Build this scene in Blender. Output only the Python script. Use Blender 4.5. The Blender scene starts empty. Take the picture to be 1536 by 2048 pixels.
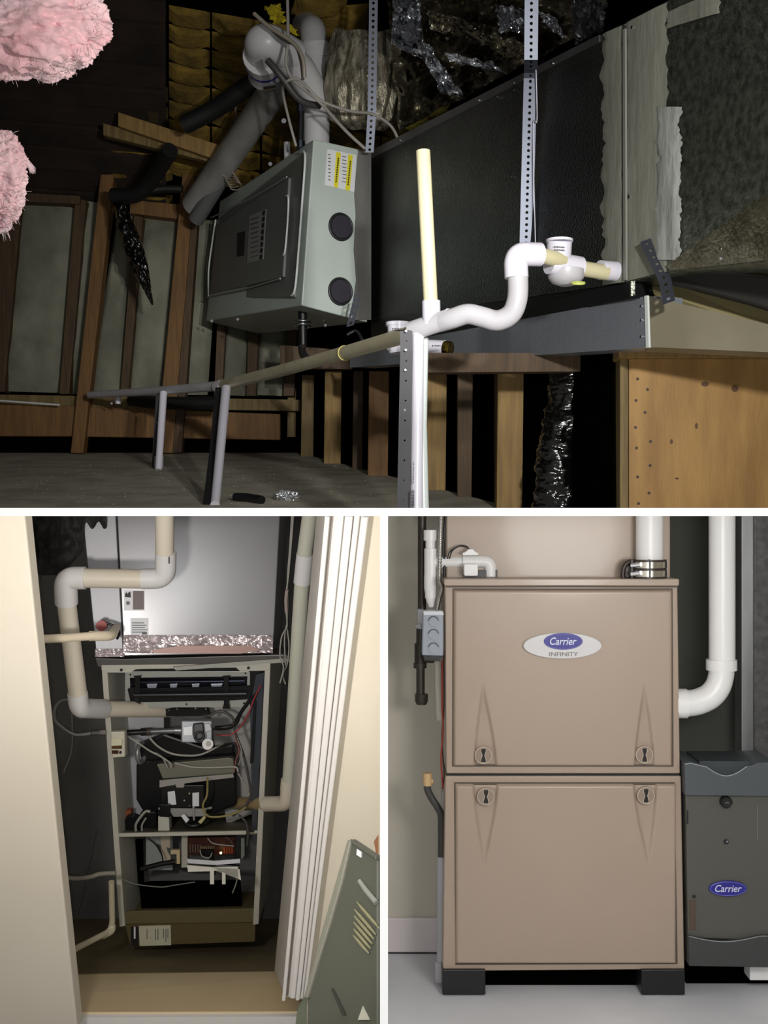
import bpy, math, random
from mathutils import Vector, noise
random.seed(7)
C = bpy.context.scene.collection
# ---------------------------------------------------------------- camera
F = 2500.0; ZC = 1.16                      # focal length in pixels of the 1536x2048 frame, eye height
cd = bpy.data.cameras.new('camera'); cam = bpy.data.objects.new('camera', cd); C.objects.link(cam)
cam.location = (0, 0, ZC); cam.rotation_euler = (math.pi/2, 0, 0)
cd.sensor_fit = 'VERTICAL'; cd.sensor_height = 24; cd.lens = 24*F/2048; cd.clip_start = .02; cd.clip_end = 60
bpy.context.scene.camera = cam
# ---------------------------------------------------------------- world, exposure
w = bpy.data.worlds.new('world'); bpy.context.scene.world = w; w.use_nodes = True
w.node_tree.nodes['Background'].inputs[0].default_value = (1, .985, .95, 1)
w.node_tree.nodes['Background'].inputs[1].default_value = .16
vs = bpy.context.scene.view_settings
bpy.context.scene.display_settings.display_device = 'sRGB'
vs.view_transform = 'Standard'; vs.look = 'None'; vs.exposure = 0; vs.gamma = 1; vs.use_curve_mapping = False
def lamp(name, loc, target, size, power, col=(1, 1, 1), spread=180):
    l = bpy.data.lights.new(name, 'AREA'); l.shape = 'DISK'; l.size = size; l.energy = power; l.color = col; l.spread = math.radians(spread)
    o = bpy.data.objects.new(name, l); C.objects.link(o); o.location = loc
    o.rotation_euler = (Vector(target)-Vector(loc)).to_track_quat('-Z', 'Y').to_euler()
    return o
lamp('camera_flash', (0, -.06, ZC), (0, 3, ZC), .03, 7.5)
lamp('attic_work_lamp', (.66, 1.15, ZC+.62), (-.25, 5.2, ZC+.85), .10, 15, (1, .97, .92), 95)
lamp('attic_fill_beam', (.30, 1.5, ZC+.74), (-.45, 5.5, ZC+.80), .05, 2.1, (1, .98, .93), 34)  # added unseen fill beam, brightens the furnace end
lamp('closet_fill', (-.46, 1.3, ZC-.25), (-.50, 3, ZC+.02), .10, 7.4, (1, .955, .90), 140)  # added unseen fill for the casing, walls and cabinet
lamp('utility_ceiling_lamp', (.62, 1.45, ZC-.08), (.50, 3.1, ZC-.40), .4, 10.5, (1, .97, .93))
# ---------------------------------------------------------------- helpers
def W(px, py, d): return Vector(((px-768)*d/F, d, ZC+(1024-py)*d/F))
def pr(n, d): return n*d/F
class Pl:                                   # a flat plane through three measured points
    ext = None
    def __init__(s, a, b, c):
        s.p = Vector(a); n = (Vector(b)-s.p).cross(Vector(c)-s.p).normalized()
        if n.dot(s.p-Vector((0, 0, ZC))) > 0: n = -n
        s.n = n
        s.u = Vector((1, 0, 0)) - n*n.x; s.u.normalize()
        s.v = n.cross(s.u)
        if s.v.z < 0: s.v = -s.v
    def at(s, px, py, out=0):
        r = Vector(((px-768)/F, 1, (1024-py)/F)); o = Vector((0, 0, ZC))
        return o + r*((s.p-o).dot(s.n)/r.dot(s.n)) + s.n*out
def FP(d): return Pl((0, d, 0), (1, d, 0), (0, d, 1))
class B:
    def __init__(s): s.v = []; s.f = []; s.sm = []
    def add(s, vs, fs, sm=False):
        k = len(s.v); s.v += [Vector(p) for p in vs]
        for f in fs: s.f.append([i+k for i in f]); s.sm.append(sm)
        return s
    def prism(s, poly, vec):
        n = len(poly); vec = Vector(vec)
        nn = Vector((0, 0, 0))
        for i in range(n): nn += Vector(poly[i]).cross(Vector(poly[(i+1) % n]))
        if nn.dot(vec) > 0: poly = list(reversed(poly))
        vs = [Vector(p) for p in poly]+[Vector(p)+vec for p in poly]
        fs = [list(range(n)), list(range(2*n-1, n-1, -1))]+[[(i+1) % n, i, i+n, (i+1) % n+n] for i in range(n)]
        return s.add(vs, fs)
    def pp(s, pl, poly, out=0., thick=.01):
        return s.prism([pl.at(x, y, out) for x, y in poly], (pl.ext if pl.ext else -pl.n)*thick)
    def pb(s, poly, d, thick):               # frontal slab
        return s.pp(FP(d), poly, 0, thick)
    def box(s, a, b):
        x0, y0, z0 = a; x1, y1, z1 = b
        return s.prism([(x0, y0, z0), (x1, y0, z0), (x1, y0, z1), (x0, y0, z1)], (0, y1-y0, 0))
    def hexa(s, q0, q1):                     # two quads
        return s.add(list(q0)+list(q1), [[3, 2, 1, 0], [4, 5, 6, 7], [0, 1, 5, 4], [1, 2, 6, 5], [2, 3, 7, 6], [3, 0, 4, 7]])
    def tube(s, pts, r, n=14, caps=True, spline=0, hollow=False):
        pts = [Vector(p) for p in pts]
        if spline: pts = cat(pts, spline)
        m = len(pts); rr = r if isinstance(r, (list, tuple)) else [r]*m
        if len(rr) != m: rr = [rr[0]+(rr[-1]-rr[0])*i/(m-1) for i in range(m)]
        t = (pts[1]-pts[0]).normalized(); a = t.orthogonal().normalized(); vs = []
        for i in range(m):
            t2 = (pts[min(i+1, m-1)]-pts[max(i-1, 0)])
            t2 = t2.normalized() if t2.length > 1e-9 else t
            a = (a-t2*a.dot(t2)); a.normalize(); b = t2.cross(a); t = t2
            for k in range(n):
                an = 2*math.pi*k/n; vs.append(pts[i]+(a*math.cos(an)+b*math.sin(an))*rr[i])
        s.add(vs, [[i*n+k, i*n+(k+1) % n, (i+1)*n+(k+1) % n, (i+1)*n+k] for i in range(m-1) for k in range(n)], True)
        if caps: s.add(vs[:n], [list(range(n-1, -1, -1))]); s.add(vs[-n:], [list(range(n))])
        return s
    def disc(s, c, nrm, r, t, n=20):
        c = Vector(c); nrm = Vector(nrm).normalized()
        return s.tube([c, c+nrm*t], r, n)
    def torus(s, c, nrm, R, r, n=28, k=8):
        nrm = Vector(nrm).normalized(); a = nrm.orthogonal().normalized(); b = nrm.cross(a); vs = []
        for i in range(n):
            an = 2*math.pi*i/n; e = a*math.cos(an)+b*math.sin(an)
            for j in range(k):
                q = 2*math.pi*j/k; vs.append(Vector(c)+e*(R+r*math.cos(q))+nrm*r*math.sin(q))
        return s.add(vs, [[i*k+j, ((i+1) % n)*k+j, ((i+1) % n)*k+(j+1) % k, i*k+(j+1) % k] for i in range(n) for j in range(k)], True)
    def grid(s, fn, nu, nv, sm=True):
        vs = [fn(i/nu, j/nv) for j in range(nv+1) for i in range(nu+1)]; q = nu+1
        return s.add(vs, [[j*q+i, j*q+i+1, (j+1)*q+i+1, (j+1)*q+i] for j in range(nv) for i in range(nu)], sm)
    def build(s, name, mat, parent=None, bevel=0, solid=0, seg=2, org=None):
        for p in s.v: p.z = min(max(p.z, ZR[0]), ZR[1])
        me = bpy.data.meshes.new(name); o = bpy.data.objects.new(name, me); C.objects.link(o)
        if parent is not None: off = Vector(ORG[parent.name])
        else:
            xs = [p.x for p in s.v]; ys = [p.y for p in s.v]; zs = [p.z for p in s.v]
            off = Vector(((min(xs)+max(xs))/2, (min(ys)+max(ys))/2, min(zs)))
            o.location = off
        me.from_pydata([p-off for p in s.v], [], s.f)
        me.polygons.foreach_set('use_smooth', s.sm); me.materials.append(mat); me.update()
        if parent is not None: o.parent = parent
        ORG[o.name] = tuple(off)
        if solid:
            md = o.modifiers.new('solid', 'SOLIDIFY'); md.thickness = solid; md.offset = 0
        if bevel:
            md = o.modifiers.new('bevel', 'BEVEL'); md.width = bevel; md.segments = seg; md.limit_method = 'ANGLE'; md.angle_limit = .6
        return o
ORG = {}; ZR = [-9, 9]
def cat(p, n):
    out = []; m = len(p)
    for i in range(m-1):
        a, b, c, d = p[max(i-1, 0)], p[i], p[i+1], p[min(i+2, m-1)]
        for k in range(n):
            t = k/n; out.append(.5*((2*b)+(c-a)*t+(2*a-5*b+4*c-d)*t*t+(3*b-a-3*c+d)*t**3))
    return out+[p[-1]]
def fillet(pts, r, n=8):
    pts = [Vector(p) for p in pts]; out = [pts[0]]
    for i in range(1, len(pts)-1):
        a = (pts[i-1]-pts[i]); b = (pts[i+1]-pts[i]); rr = min(r, a.length*.49, b.length*.49)
        p0 = pts[i]+a.normalized()*rr; p1 = pts[i]+b.normalized()*rr
        for k in range(n+1):
            t = k/n; out.append(p0*(1-t)**2+pts[i]*2*t*(1-t)+p1*t*t)
    return out+[pts[-1]]
def rr(x0, y0, x1, y1, r=4, n=4):
    out = []
    for cx, cy, a in ((x1-r, y0+r, -90), (x1-r, y1-r, 0), (x0+r, y1-r, 90), (x0+r, y0+r, 180)):
        for k in range(n+1):
            t = math.radians(a+90*k/n); out.append((cx+r*math.cos(t), cy+r*math.sin(t)))
    return out
def R(x0, y0, x1, y1): return [(x0, y0), (x1, y0), (x1, y1), (x0, y1)]
def ell(cx, cy, rx, ry, n=32): return [(cx+rx*math.cos(2*math.pi*k/n), cy+ry*math.sin(2*math.pi*k/n)) for k in range(n)]
def nz(x, y, z=0., s=1.): return noise.noise(Vector((x*s, y*s, z*s)))
def thing(name, label, cat_, loc, group=None):
    o = bpy.data.objects.new(name, None); C.objects.link(o); o.location = loc; o.empty_display_size = .05
    ORG[o.name] = tuple(loc); o['label'] = label; o['category'] = cat_
    if group: o['group'] = group
    return o
def tag(o, label, cat_, group=None, kind=None):
    o['label'] = label; o['category'] = cat_
    if group: o['group'] = group
    if kind: o['kind'] = kind
    return o
def struct(o): o['kind'] = 'structure'; return o
def stuff(o): o['kind'] = 'stuff'; return o
# ---------------------------------------------------------------- materials
MATS = {}
def srgb(c): return tuple((x/255/12.92 if x/255 <= .04045 else ((x/255+.055)/1.055)**2.4) for x in c)
def mat(name, col, rough=.5, metal=0., col2=None, scale=8., det=3., bump=0., bscale=60., stretch=(1, 1, 1), fac=(.35, .65), emit=0, spec=.5, wave=False, coat=0):
    if name in MATS: return MATS[name]
    m = bpy.data.materials.new(name); m.use_nodes = True; nt = m.node_tree; b = nt.nodes['Principled BSDF']
    c1 = srgb(col)+(1,)
    b.inputs['Base Color'].default_value = c1; b.inputs['Roughness'].default_value = rough; b.inputs['Metallic'].default_value = metal
    b.inputs['Specular IOR Level'].default_value = spec
    if coat: b.inputs['Coat Weight'].default_value = coat; b.inputs['Coat Roughness'].default_value = .1
    if emit: b.inputs['Emission Color'].default_value = c1; b.inputs['Emission Strength'].default_value = emit
    L = nt.links.new
    if col2 is not None or bump:
        tc = nt.nodes.new('ShaderNodeTexCoord'); mp = nt.nodes.new('ShaderNodeMapping'); L(tc.outputs['Object'], mp.inputs[0]); mp.inputs['Scale'].default_value = stretch
    if col2 is not None:
        if wave:
            n = nt.nodes.new('ShaderNodeTexWave'); n.inputs['Scale'].default_value = scale; n.inputs['Distortion'].default_value = 6; n.inputs['Detail'].default_value = det; n.inputs['Detail Scale'].default_value = 1.5
        else:
            n = nt.nodes.new('ShaderNodeTexNoise'); n.inputs['Scale'].default_value = scale; n.inputs['Detail'].default_value = det
        L(mp.outputs[0], n.inputs['Vector'])
        r = nt.nodes.new('ShaderNodeValToRGB'); r.color_ramp.elements[0].position = fac[0]; r.color_ramp.elements[1].position = fac[1]
        r.color_ramp.elements[0].color = c1; r.color_ramp.elements[1].color = srgb(col2)+(1,)
        L(n.outputs[0 if not wave else 1], r.inputs[0]); L(r.outputs[0], b.inputs['Base Color'])
        if emit: L(r.outputs[0], b.inputs['Emission Color'])
    if bump:
        n2 = nt.nodes.new('ShaderNodeTexNoise'); n2.inputs['Scale'].default_value = bscale; n2.inputs['Detail'].default_value = 4
        L(mp.outputs[0], n2.inputs['Vector'])
        bp = nt.nodes.new('ShaderNodeBump'); bp.inputs['Strength'].default_value = bump; bp.inputs['Distance'].default_value = .01
        L(n2.outputs[0], bp.inputs['Height']); L(bp.outputs[0], b.inputs['Normal'])
    MATS[name] = m; return m
def wood(name, a, b): return mat(name, a, .65, 0, b, 9, 5, .25, 30, (6, 6, .5), (.3, .7))
M_edge = mat('white_board', (250, 250, 248), .9)
M_woodl = wood('pine', (152, 122, 68), (120, 94, 50)); M_woodd = wood('dark_pine', (84, 62, 34), (60, 43, 23))
M_woodo = wood('orange_pine', (126, 90, 44), (100, 70, 34)); M_woodg = wood('grey_pine', (128, 108, 62), (92, 74, 40))
M_ply = mat('plywood', (166, 128, 68), .6, 0, (138, 102, 48), 5, 5, .1, 40, (3, 3, .6))
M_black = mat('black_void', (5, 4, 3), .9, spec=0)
M_batt = mat('kraft_batt', (138, 138, 122), .95, 0, (104, 106, 92), 4, 5, .6, 30)
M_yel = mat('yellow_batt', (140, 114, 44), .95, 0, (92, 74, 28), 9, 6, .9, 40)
M_brown = mat('dark_sheathing', (52, 38, 30), .9, 0, (30, 22, 18), 5, 4, .3, 30)
M_floor = mat('attic_floor', (176, 171, 155), .85, 0, (146, 141, 127), 6, 6, .25, 60)
M_galv = mat('galvanised', (146, 152, 140), .4, .95, (92, 98, 86), 48, 6, .35, 120)
M_galvd = mat('foil_board', (100, 102, 100), .22, .95, (84, 86, 84), 5, 3, .3, 170)
M_galvl = mat('light_galvanised', (150, 154, 164), .38, .55, (150, 156, 164), 9, 4, .12, 60)
M_mastic = mat('grey_mastic', (134, 135, 124), .7, 0, (112, 113, 102), 7, 5, .5, 22, (1, 1, .25))
M_masticl = mat('pale_mastic', (160, 164, 160), .65, 0, (130, 134, 128), 9, 5, .7, 25, (1, 1, .35))
M_furn = mat('furnace_grey', (184, 195, 189), .42, 0, (178, 189, 183), 3, 2, 0)
M_furn_shade = mat('furnace_grey_shaded', (112, 116, 114), .4, 0, (106, 110, 108), 3, 2)  # same paint as the cabinet, with the door's shade put into the colour
M_trim = mat('pale_grey_trim', (205, 210, 208), .35)
M_pvc = mat('white_pvc', (212, 210, 222), .28)
M_pvcg = mat('grey_white_pvc', (188, 187, 194), .35, 0, (176, 175, 178), 6, 3)
M_cream = mat('cream_pipe', (206, 200, 168), .38, 0, (192, 184, 148), 7, 4, .05, 60, (1, 1, .3))
M_creamd = mat('dull_cream_pipe', (196, 190, 162), .4, 0, (176, 168, 138), 9, 4)
M_strap = mat('galvanised_strap', (82, 86, 96), .42, .8)
M_strapd = mat('dark_strap', (44, 44, 48), .5, .5)
M_foil = mat('crumpled_foil', (226, 228, 232), .2, .93, None, 8, 3, .5, 45)
M_foild = mat('smoky_foil', (206, 200, 186), .28, .9, (118, 110, 86), 6, 5, .9, 40)
M_blackp = mat('black_plastic', (16, 16, 19), .4)
M_blackf = mat('black_film', (8, 8, 8), .16, 0, None, 8, 3, .7, 25, spec=.8)
M_screw = mat('bright_screw', (235, 238, 245), .12, 1)
M_cable = mat('grey_cable', (150, 146, 140), .45)
M_pink = mat('pink_fibre', (246, 216, 220), .95, 0, (228, 176, 182), 7, 6, .9, 30)
M_pinkw = mat('pale_fibre', (245, 222, 224), .95)
M_paper = mat('paper_label', (222, 224, 228), .6)
M_yellow = mat('yellow_print', (226, 216, 40), .6)
M_ink = mat('black_ink', (26, 26, 28), .6)
def part(name, m, parent, b, **k): return b.build(name, m, parent, **k)
def strap(name, pts, width, m, label=None, cat_='strap', side=None, cell=None, hole=.32, group=None, th=.0012):
    """perforated metal strap: every cell is a ring of faces around a real octagonal hole"""
    pts = [Vector(p) for p in pts]; L = sum((pts[i+1]-pts[i]).length for i in range(len(pts)-1)); cell = cell or width*1.0
    n = max(2, int(L/cell)); path = []
    acc = [0]
    for i in range(len(pts)-1): acc.append(acc[-1]+(pts[i+1]-pts[i]).length)
    def at(s):
        for i in range(len(pts)-1):
            if s <= acc[i+1]+1e-9: return pts[i].lerp(pts[i+1], (s-acc[i])/(acc[i+1]-acc[i]))
        return pts[-1]
    b = B(); side = Vector(side or (1, 0, 0)).normalized()
    for k in range(n):
        a = at(L*k/n); c = at(L*(k+1)/n); m0 = (a+c)/2; t = (c-a)/2; h = side*width/2
        out = [a-h, a, a+h, m0+h, c+h, c, c-h, m0-h]; q = min(t.length, width/2)*hole*2*.62; tn = t.normalized(); inn = []
        for j in range(8):
            an = math.radians(-135+45*j); inn.append(m0+side*q*math.cos(an)+tn*q*math.sin(an))
        b.add(out+inn, [[j, (j+1) % 8, 8+(j+1) % 8, 8+j] for j in range(8)])
    o = b.build(name, m, None, solid=th)
    if label: tag(o, label, cat_, group)
    return o
def text(name, s, pl, cx, cy, wpx, hpx, m, parent, out=.002, shear=0., th=.0006, rot=0):
    cu = bpy.data.curves.new('t', 'FONT'); cu.body = s; cu.resolution_u = 3; cu.offset = .012
    t = bpy.data.objects.new('t', cu); C.objects.link(t); bpy.context.view_layer.update()
    me = bpy.data.meshes.new_from_object(t.evaluated_get(bpy.context.evaluated_depsgraph_get()))
    bpy.data.objects.remove(t); bpy.data.curves.remove(cu)
    for v in me.vertices: v.co.x += shear*v.co.y
    xs = [v.co.x for v in me.vertices]; ys = [v.co.y for v in me.vertices]; x0, x1, y0, y1 = min(xs), max(xs), min(ys), max(ys)
    c = pl.at(cx, cy, out); wu = (pl.at(cx+wpx/2, cy, out)-pl.at(cx-wpx/2, cy, out)).length; hv = (pl.at(cx, cy+hpx/2, out)-pl.at(cx, cy-hpx/2, out)).length
    cr, sr = math.cos(rot), math.sin(rot); b = B()
    vs = []
    for v in me.vertices:
        a = ((v.co.x-x0)/(x1-x0)-.5)*wu; e = ((v.co.y-y0)/(y1-y0)-.5)*hv
        vs.append(c+pl.u*(a*cr-e*sr)+pl.v*(a*sr+e*cr))
    b.add(vs, [list(p.vertices) for p in me.polygons]); bpy.data.meshes.remove(me)
    return b.build(name, m, parent)
# ================================================================ added slab and partition dividing the three rooms and their light
b = B(); t = .8*8/F
b.box((-2.9, .8, ZC-t), (2.9, 7.6, ZC+t)); struct(b.build('ceiling', M_edge))  # added slab, its white edge draws the line between the rooms
b = B(); b.box((-t, .8, -.9), (t, 3.9, ZC-t)); struct(b.build('added_partition', M_edge))
# ================================================================ ATTIC
ZR[0] = ZC+t
FZ = -.498
def fl(px, py):                                   # a point of the attic floor
    d = -FZ/(.1188-(1024-py)/F); return W(px, py, d)
def flz(y): return ZC+FZ+.1188*y
b = B(); y0 = 4.24
b.hexa([(-2.9, y0, flz(y0)-.01), (2.9, y0, flz(y0)-.01), (2.9, 7.5, flz(7.5)-.01), (-2.9, 7.5, flz(7.5)-.01)], [(-2.9, y0, flz(y0)), (2.9, y0, flz(y0)), (2.9, 7.5, flz(7.5)), (-2.9, 7.5, flz(7.5))])
afloor = struct(b.build('floor', M_floor))
# closing walls beyond the picture
M_out = mat('outer_plywood', (60, 48, 34), .9)
for nm, a, c in (('wall_left', (-2.95, 1.5, ZC+t), (-2.85, 7.6, 4.6)), ('wall_right', (1.95, .8, ZC+t), (2.05, 7.6, 4.6))):
    q = B(); q.box(a, c); struct(q.build(nm, M_out))
# ---- back wall with batts and studs
D0 = 7.05
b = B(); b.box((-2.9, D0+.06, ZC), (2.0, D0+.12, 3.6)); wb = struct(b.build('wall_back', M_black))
def batt(q, d, m=M_batt, par=wb, name='insulation_batt', puff=.05, pl=None):
    pl = pl or FP(d); sd = random.random()*50
    def fn(u, v):
        x = (q[0][0]*(1-u)+q[1][0]*u)*(1-v)+(q[3][0]*(1-u)+q[2][0]*u)*v
        y = (q[0][1]*(1-u)+q[1][1]*u)*(1-v)+(q[3][1]*(1-u)+q[2][1]*u)*v
        e = min(1, 6*min(u, 1-u))*min(1, 9*min(v, 1-v))
        return pl.at(x, y, puff*(e*.8+.5*e*nz(x*.02+sd, y*.02)))
    return B().grid(fn, 10, 16).build(name, m, par)
for q in ([(35, 392), (152, 400), (122, 786), (-6, 782)], [(172, 402), (206, 406), (172, 790), (136, 787)], [(238, 410), (270, 432), (240, 792), (176, 790)],
          [(286, 436), (366, 440), (330, 792), (254, 790)], [(388, 440), (440, 440), (415, 790), (352, 790)], [(-120, 380), (10, 390), (-20, 782), (-160, 780)],
          [(452, 640), (500, 640), (492, 792), (440, 790)], [(520, 640), (575, 640), (566, 792), (510, 790)]):
    batt(q, D0-.02)
for q in ([(8, 390), (44, 394), (8, 784), (-26, 782)], [(150, 396), (172, 400), (138, 788), (118, 788)], [(268, 430), (286, 434), (256, 790), (240, 790)], [(436, 600), (454, 600), (444, 792), (428, 792)],
          [(498, 600), (520, 600), (512, 792), (492, 792)], [(575, 640), (596, 640), (588, 792), (566, 792)]):
    B().pb(q, D0-.1, .12).build('stud', M_woodd, wb, bevel=.003)
B().pb([(-60, 380), (160, 392), (160, 408), (-60, 398)], D0-.12, .1).build('blocking', M_woodd, wb)
B().pb([(260, 400), (372, 410), (372, 440), (260, 426)], D0-.12, .1).build('blocking', M_woodo, wb)
# ---- sloped roof behind the machinery
rp = Pl(W(-100, 400, 7.1), W(1400, 400, 7.1), W(600, -60, 5.6))
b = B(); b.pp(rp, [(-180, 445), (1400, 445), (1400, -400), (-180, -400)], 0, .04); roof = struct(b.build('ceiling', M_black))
def rline(x, x0, y0, s): return y0+(x-x0)*s
# dark boards left above, yellow batts between battens in the middle and behind the ducts
for i in range(11):
    y = -60+i*44
    B().pp(rp, [(-160, y-30), (332, y+12), (332, y+50), (-160, y+12)], .03+.008*(i % 3), .03).build('board', M_brown, roof, bevel=.002)
random.seed(11)
for i in range(11):
    ya = 10+i*38
    for j, (xa, xb) in enumerate(((338, 420), (424, 520), (524, 640), (644, 760), (764, 900))):
        if ya+(xa-338)*.16 > 330: continue
        if j > 2 and i < 0: continue
        o = (xa-338)*.17
        batt([(xa, ya+o), (xb, ya+o+(xb-xa)*.17), (xb, ya+o+34+(xb-xa)*.17), (xa, ya+o+34)], 0, M_yel, roof, 'insulation_batt', .035, rp)
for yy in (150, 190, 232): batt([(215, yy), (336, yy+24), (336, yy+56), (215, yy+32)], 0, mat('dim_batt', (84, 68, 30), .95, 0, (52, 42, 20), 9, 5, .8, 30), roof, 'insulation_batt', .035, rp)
for q in ([(205, 286), (345, 306), (345, 330), (205, 306)], [(205, 322), (345, 340), (345, 362), (205, 344)], [(205, 372), (345, 390), (345, 408), (205, 392)]):
    batt(q, 0, M_yel, roof, 'insulation_batt', .04, rp)
B().pb([(236, 224), (440, 290), (440, 322), (236, 252)], 6.3, .06).build('rafter', M_woodl, roof, bevel=.003)
B().pb([(206, 246), (420, 306), (420, 324), (206, 270)], 6.35, .06).build('rafter', M_woodg, roof, bevel=.003)
# ---- free standing wooden posts before the back wall
def post(q, d, m, label):
    o = B().pb(q, d, .09).build('wooden_post', m, None, bevel=.004); return tag(o, label, 'post')
post([(209, 272), (236, 276), (166, fl(0, 0).y*0+907), (141, 906)], 6.85, M_woodo, 'tall orange-brown wooden post left of the black foil streamer, leaning in view')
post([(370, 292), (394, 296), (345, 906), (312, 906)], 6.85, M_woodo, 'tall orange-brown wooden post just left of the furnace')
o = B().pb([(395, 296), (405, 296), (363, 904), (346, 906)], 6.86, .08).build('wooden_post', M_woodd, None); tag(o, 'dark narrow wooden post doubled against the post beside the furnace', 'post')
# ---- low wall: ledge, orange joist, black gap
b = B(); b.pb([(-180, 786), (620, 800), (620, 822), (-180, 812)], 6.95, .1); struct(b.build('trim_1', M_woodg))
b = B(); b.pb([(-180, 806), (-180, 872), (150, 873), (560, 880), (560, 828), (150, 812)], 6.9, .06)
tag(b.build('joist', M_woodo, None, bevel=.004), 'long orange-brown board lying on edge along the foot of the insulated wall', 'board')
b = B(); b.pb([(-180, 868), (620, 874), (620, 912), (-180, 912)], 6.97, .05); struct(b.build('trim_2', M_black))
# ---- wall of upright boards below the duct
wl = lambda px: 1.86/((px-768)/F+.339)
wallp = Pl(W(600, 800, wl(600)+.12), W(1200, 800, wl(1200)+.12), W(900, 1000, wl(900)+.12))
b = B(); b.pp(wallp, [(575, 690), (1225, 690), (1225, 1020), (1000, 1020), (575, 940)], 0, .02)
bw = struct(b.build('wall_back', M_black))
def vb(x0, x1, y0, y1, m, dd=0., x0b=None, x1b=None, name='board'):
    d = wl((x0+x1)/2)+.08+dd; x0b = x0 if x0b is None else x0b; x1b = x1 if x1b is None else x1b
    return B().pb([(x0, y0), (x1, y0), (x1b, y1), (x0b, y1)], d, .04).build(name, m, bw, bevel=.003)
def fy(x): return min(1010, 905+(x-560)*.30)       # foot of the boards
vb(470, 500, 690, 905, M_woodo, .1); vb(504, 526, 690, 905, M_woodd, .2)
for x0, x1, m in ((576, 600, M_woodg), (604, 642, M_woodg), (650, 703, M_woodl), (707, 730, M_woodd), (738, 800, M_woodo), (855, 910, M_woodl), (996, 1072, M_woodl)):
    vb(x0, x1, 742+(x0 < 650)*8, fy(x1)+8 if x1 < 900 else fy(x1)+14, m, 0, x0-3, x1-4)
vb(1001, 1018, 742, 1020, M_woodg, -.03, 990, 1010, 'board_edge')
vb(915, 975, 742, 1020, M_woodd, .05)
vb(990, 995, 742, 1020, M_woodd)
B().pb([(560, 690), (840, 712), (840, 742), (560, 735)], wl(700)+.1, .06).build('header', M_woodd, bw)
B().pb([(840, 706), (1240, 706), (1240, 742), (840, 745)], wl(1240)+.35, .06).build('header', M_woodd, bw)
for q in ([(620, 860), (700, 850), (694, 870), (636, 876)],): pass
# plywood panel and its post at the right
dp = 3.62
o = B().pb([(1258, 716), (1600, 712), (1600, 1021), (1258, 1021)], dp, .018).build('plywood_panel', M_ply); tag(o, 'yellow-brown plywood sheet with a zigzag row of nail heads under the duct', 'plywood')
nb = [(1275, 758), (1295, 779), (1272, 801), (1290, 825), (1271, 855), (1301, 883), (1273, 896), (1300, 931), (1275, 954), (1298, 986), (1277, 1007)]
M_rust = mat('rusty_nail', (48, 30, 14), .6)
for x, y in nb: B().disc(W(x, y, dp), (0, -1, 0), pr(3, dp), .002, 10).build('nail', M_rust, o)
for x, y, rx, ry in ((1470, 777, 7, 7), (1393, 852, 3, 6), (1343, 883, 3, 5), (1410, 768, 8, 5), (1354, 957, 4, 2)):
    B().pb(ell(x, y, rx, ry, 14), dp-.0012, .001).build('knot', mat('knot', (84, 50, 20), .6), o)
o = B().pb(R(1240, 716, 1257, 1021), dp, .09).build('wooden_post', M_woodg, None, bevel=.002); tag(o, 'pale upright wooden post at the left edge of the plywood sheet', 'post')
b = B(); b.pb(R(1238, 696, 1600, 716), dp-.03, .12); tag(b.build('header_board', M_woodl, None, bevel=.003), 'pale wooden rail lying across the top of the plywood sheet', 'board')
# ---- the big duct
m_ = (.6555+.0497)/(3.4-5.4)
dA, dB = W(1250, 500, 3.4), W(745, 500, 5.4)
dpn = Pl(dA, dB, dA+Vector((0, 0, 1)))
dback = Vector((.30, .12, 0))*1.35
duct = thing('supply_duct', 'large rectangular galvanised duct running from the furnace out of the picture at right', 'duct', W(1100, 590, 3.9))
b = B(); b.prism([dpn.at(*p) for p in ((742, 302), (1250, 46), (1250, 566), (742, 640))], dback)
b.build('duct_section', M_galvd, duct)
b = B(); b.prism([dpn.at(*p) for p in ((1252, 44), (1620, -142), (1620, 517), (1346, 541), (1252, 566))], dback)
b.build('duct_section', M_galv, duct)
b = B(); b.pp(dpn, [(742, 302), (1200, 70), (1200, 84), (742, 318)], .004, .01); b.build('top_flange', mat('flange_metal', (150, 150, 150), .42, 1), duct)
b = B(); b.pp(dpn, [(1345, 541), (1335, 532), (1620, 330), (1620, 512)], .006, .01); b.build('fold_panel', mat('fold_metal', (170, 168, 150), .35, 1, (120, 118, 100), 14, 5, .3, 90), duct)
def ragged(x0, x1, y0f, y1f, amp, s, n=60, both=True, sc=.03):
    l = []; r_ = []
    for i in range(n+1):
        t = i/n; ya = y0f(x0)*(1-t)+y1f(x0)*t; yb = y0f(x1)*(1-t)+y1f(x1)*t
        j = amp*(nz(s, ya*sc)+.6*nz(s+9, ya*sc*3.3)+.4*nz(s+4, ya*sc*9)); k = amp*(nz(s+5, yb*sc)+.6*nz(s+3, yb*sc*3.3)+.4*nz(s+14, yb*sc*9))
        l.append((x0+(j if both else 0), ya)); r_.append((x1+k, yb))
    return l, r_
top = lambda x: 46-(x-1250)*.5+1; bot = lambda x: 564-(x-1250)*(.24 if x > 1250 else .14)
def patch(name, x0, x1, tf, bf, m, amp, s, out, both=True, n=60, c=6):
    l, r_ = ragged(x0, x1, tf, bf, amp, s, n, both); b = B()
    def fn(u, v):
        i = min(n, int(round(v*n))); a, e = l[i], r_[i]
        x = a[0]*(1-u)+e[0]*u; y = a[1]*(1-u)+e[1]*u
        ed = min(1, 5*min(u, 1-u)); return dpn.at(x, y, out*(.25+.75*ed)+.0015*nz(x*.3, y*.01))
    b.grid(fn, c*2, n); return b.build(name, m, duct)
patch('sealant_band', 1206, 1249, top, bot, M_mastic, 9, 3, .004, True)
bpy.data.objects['sealant_band']
patch('sealant_band', 1252, 1335, top, bot, M_mastic, 7, 31, .004)
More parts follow.
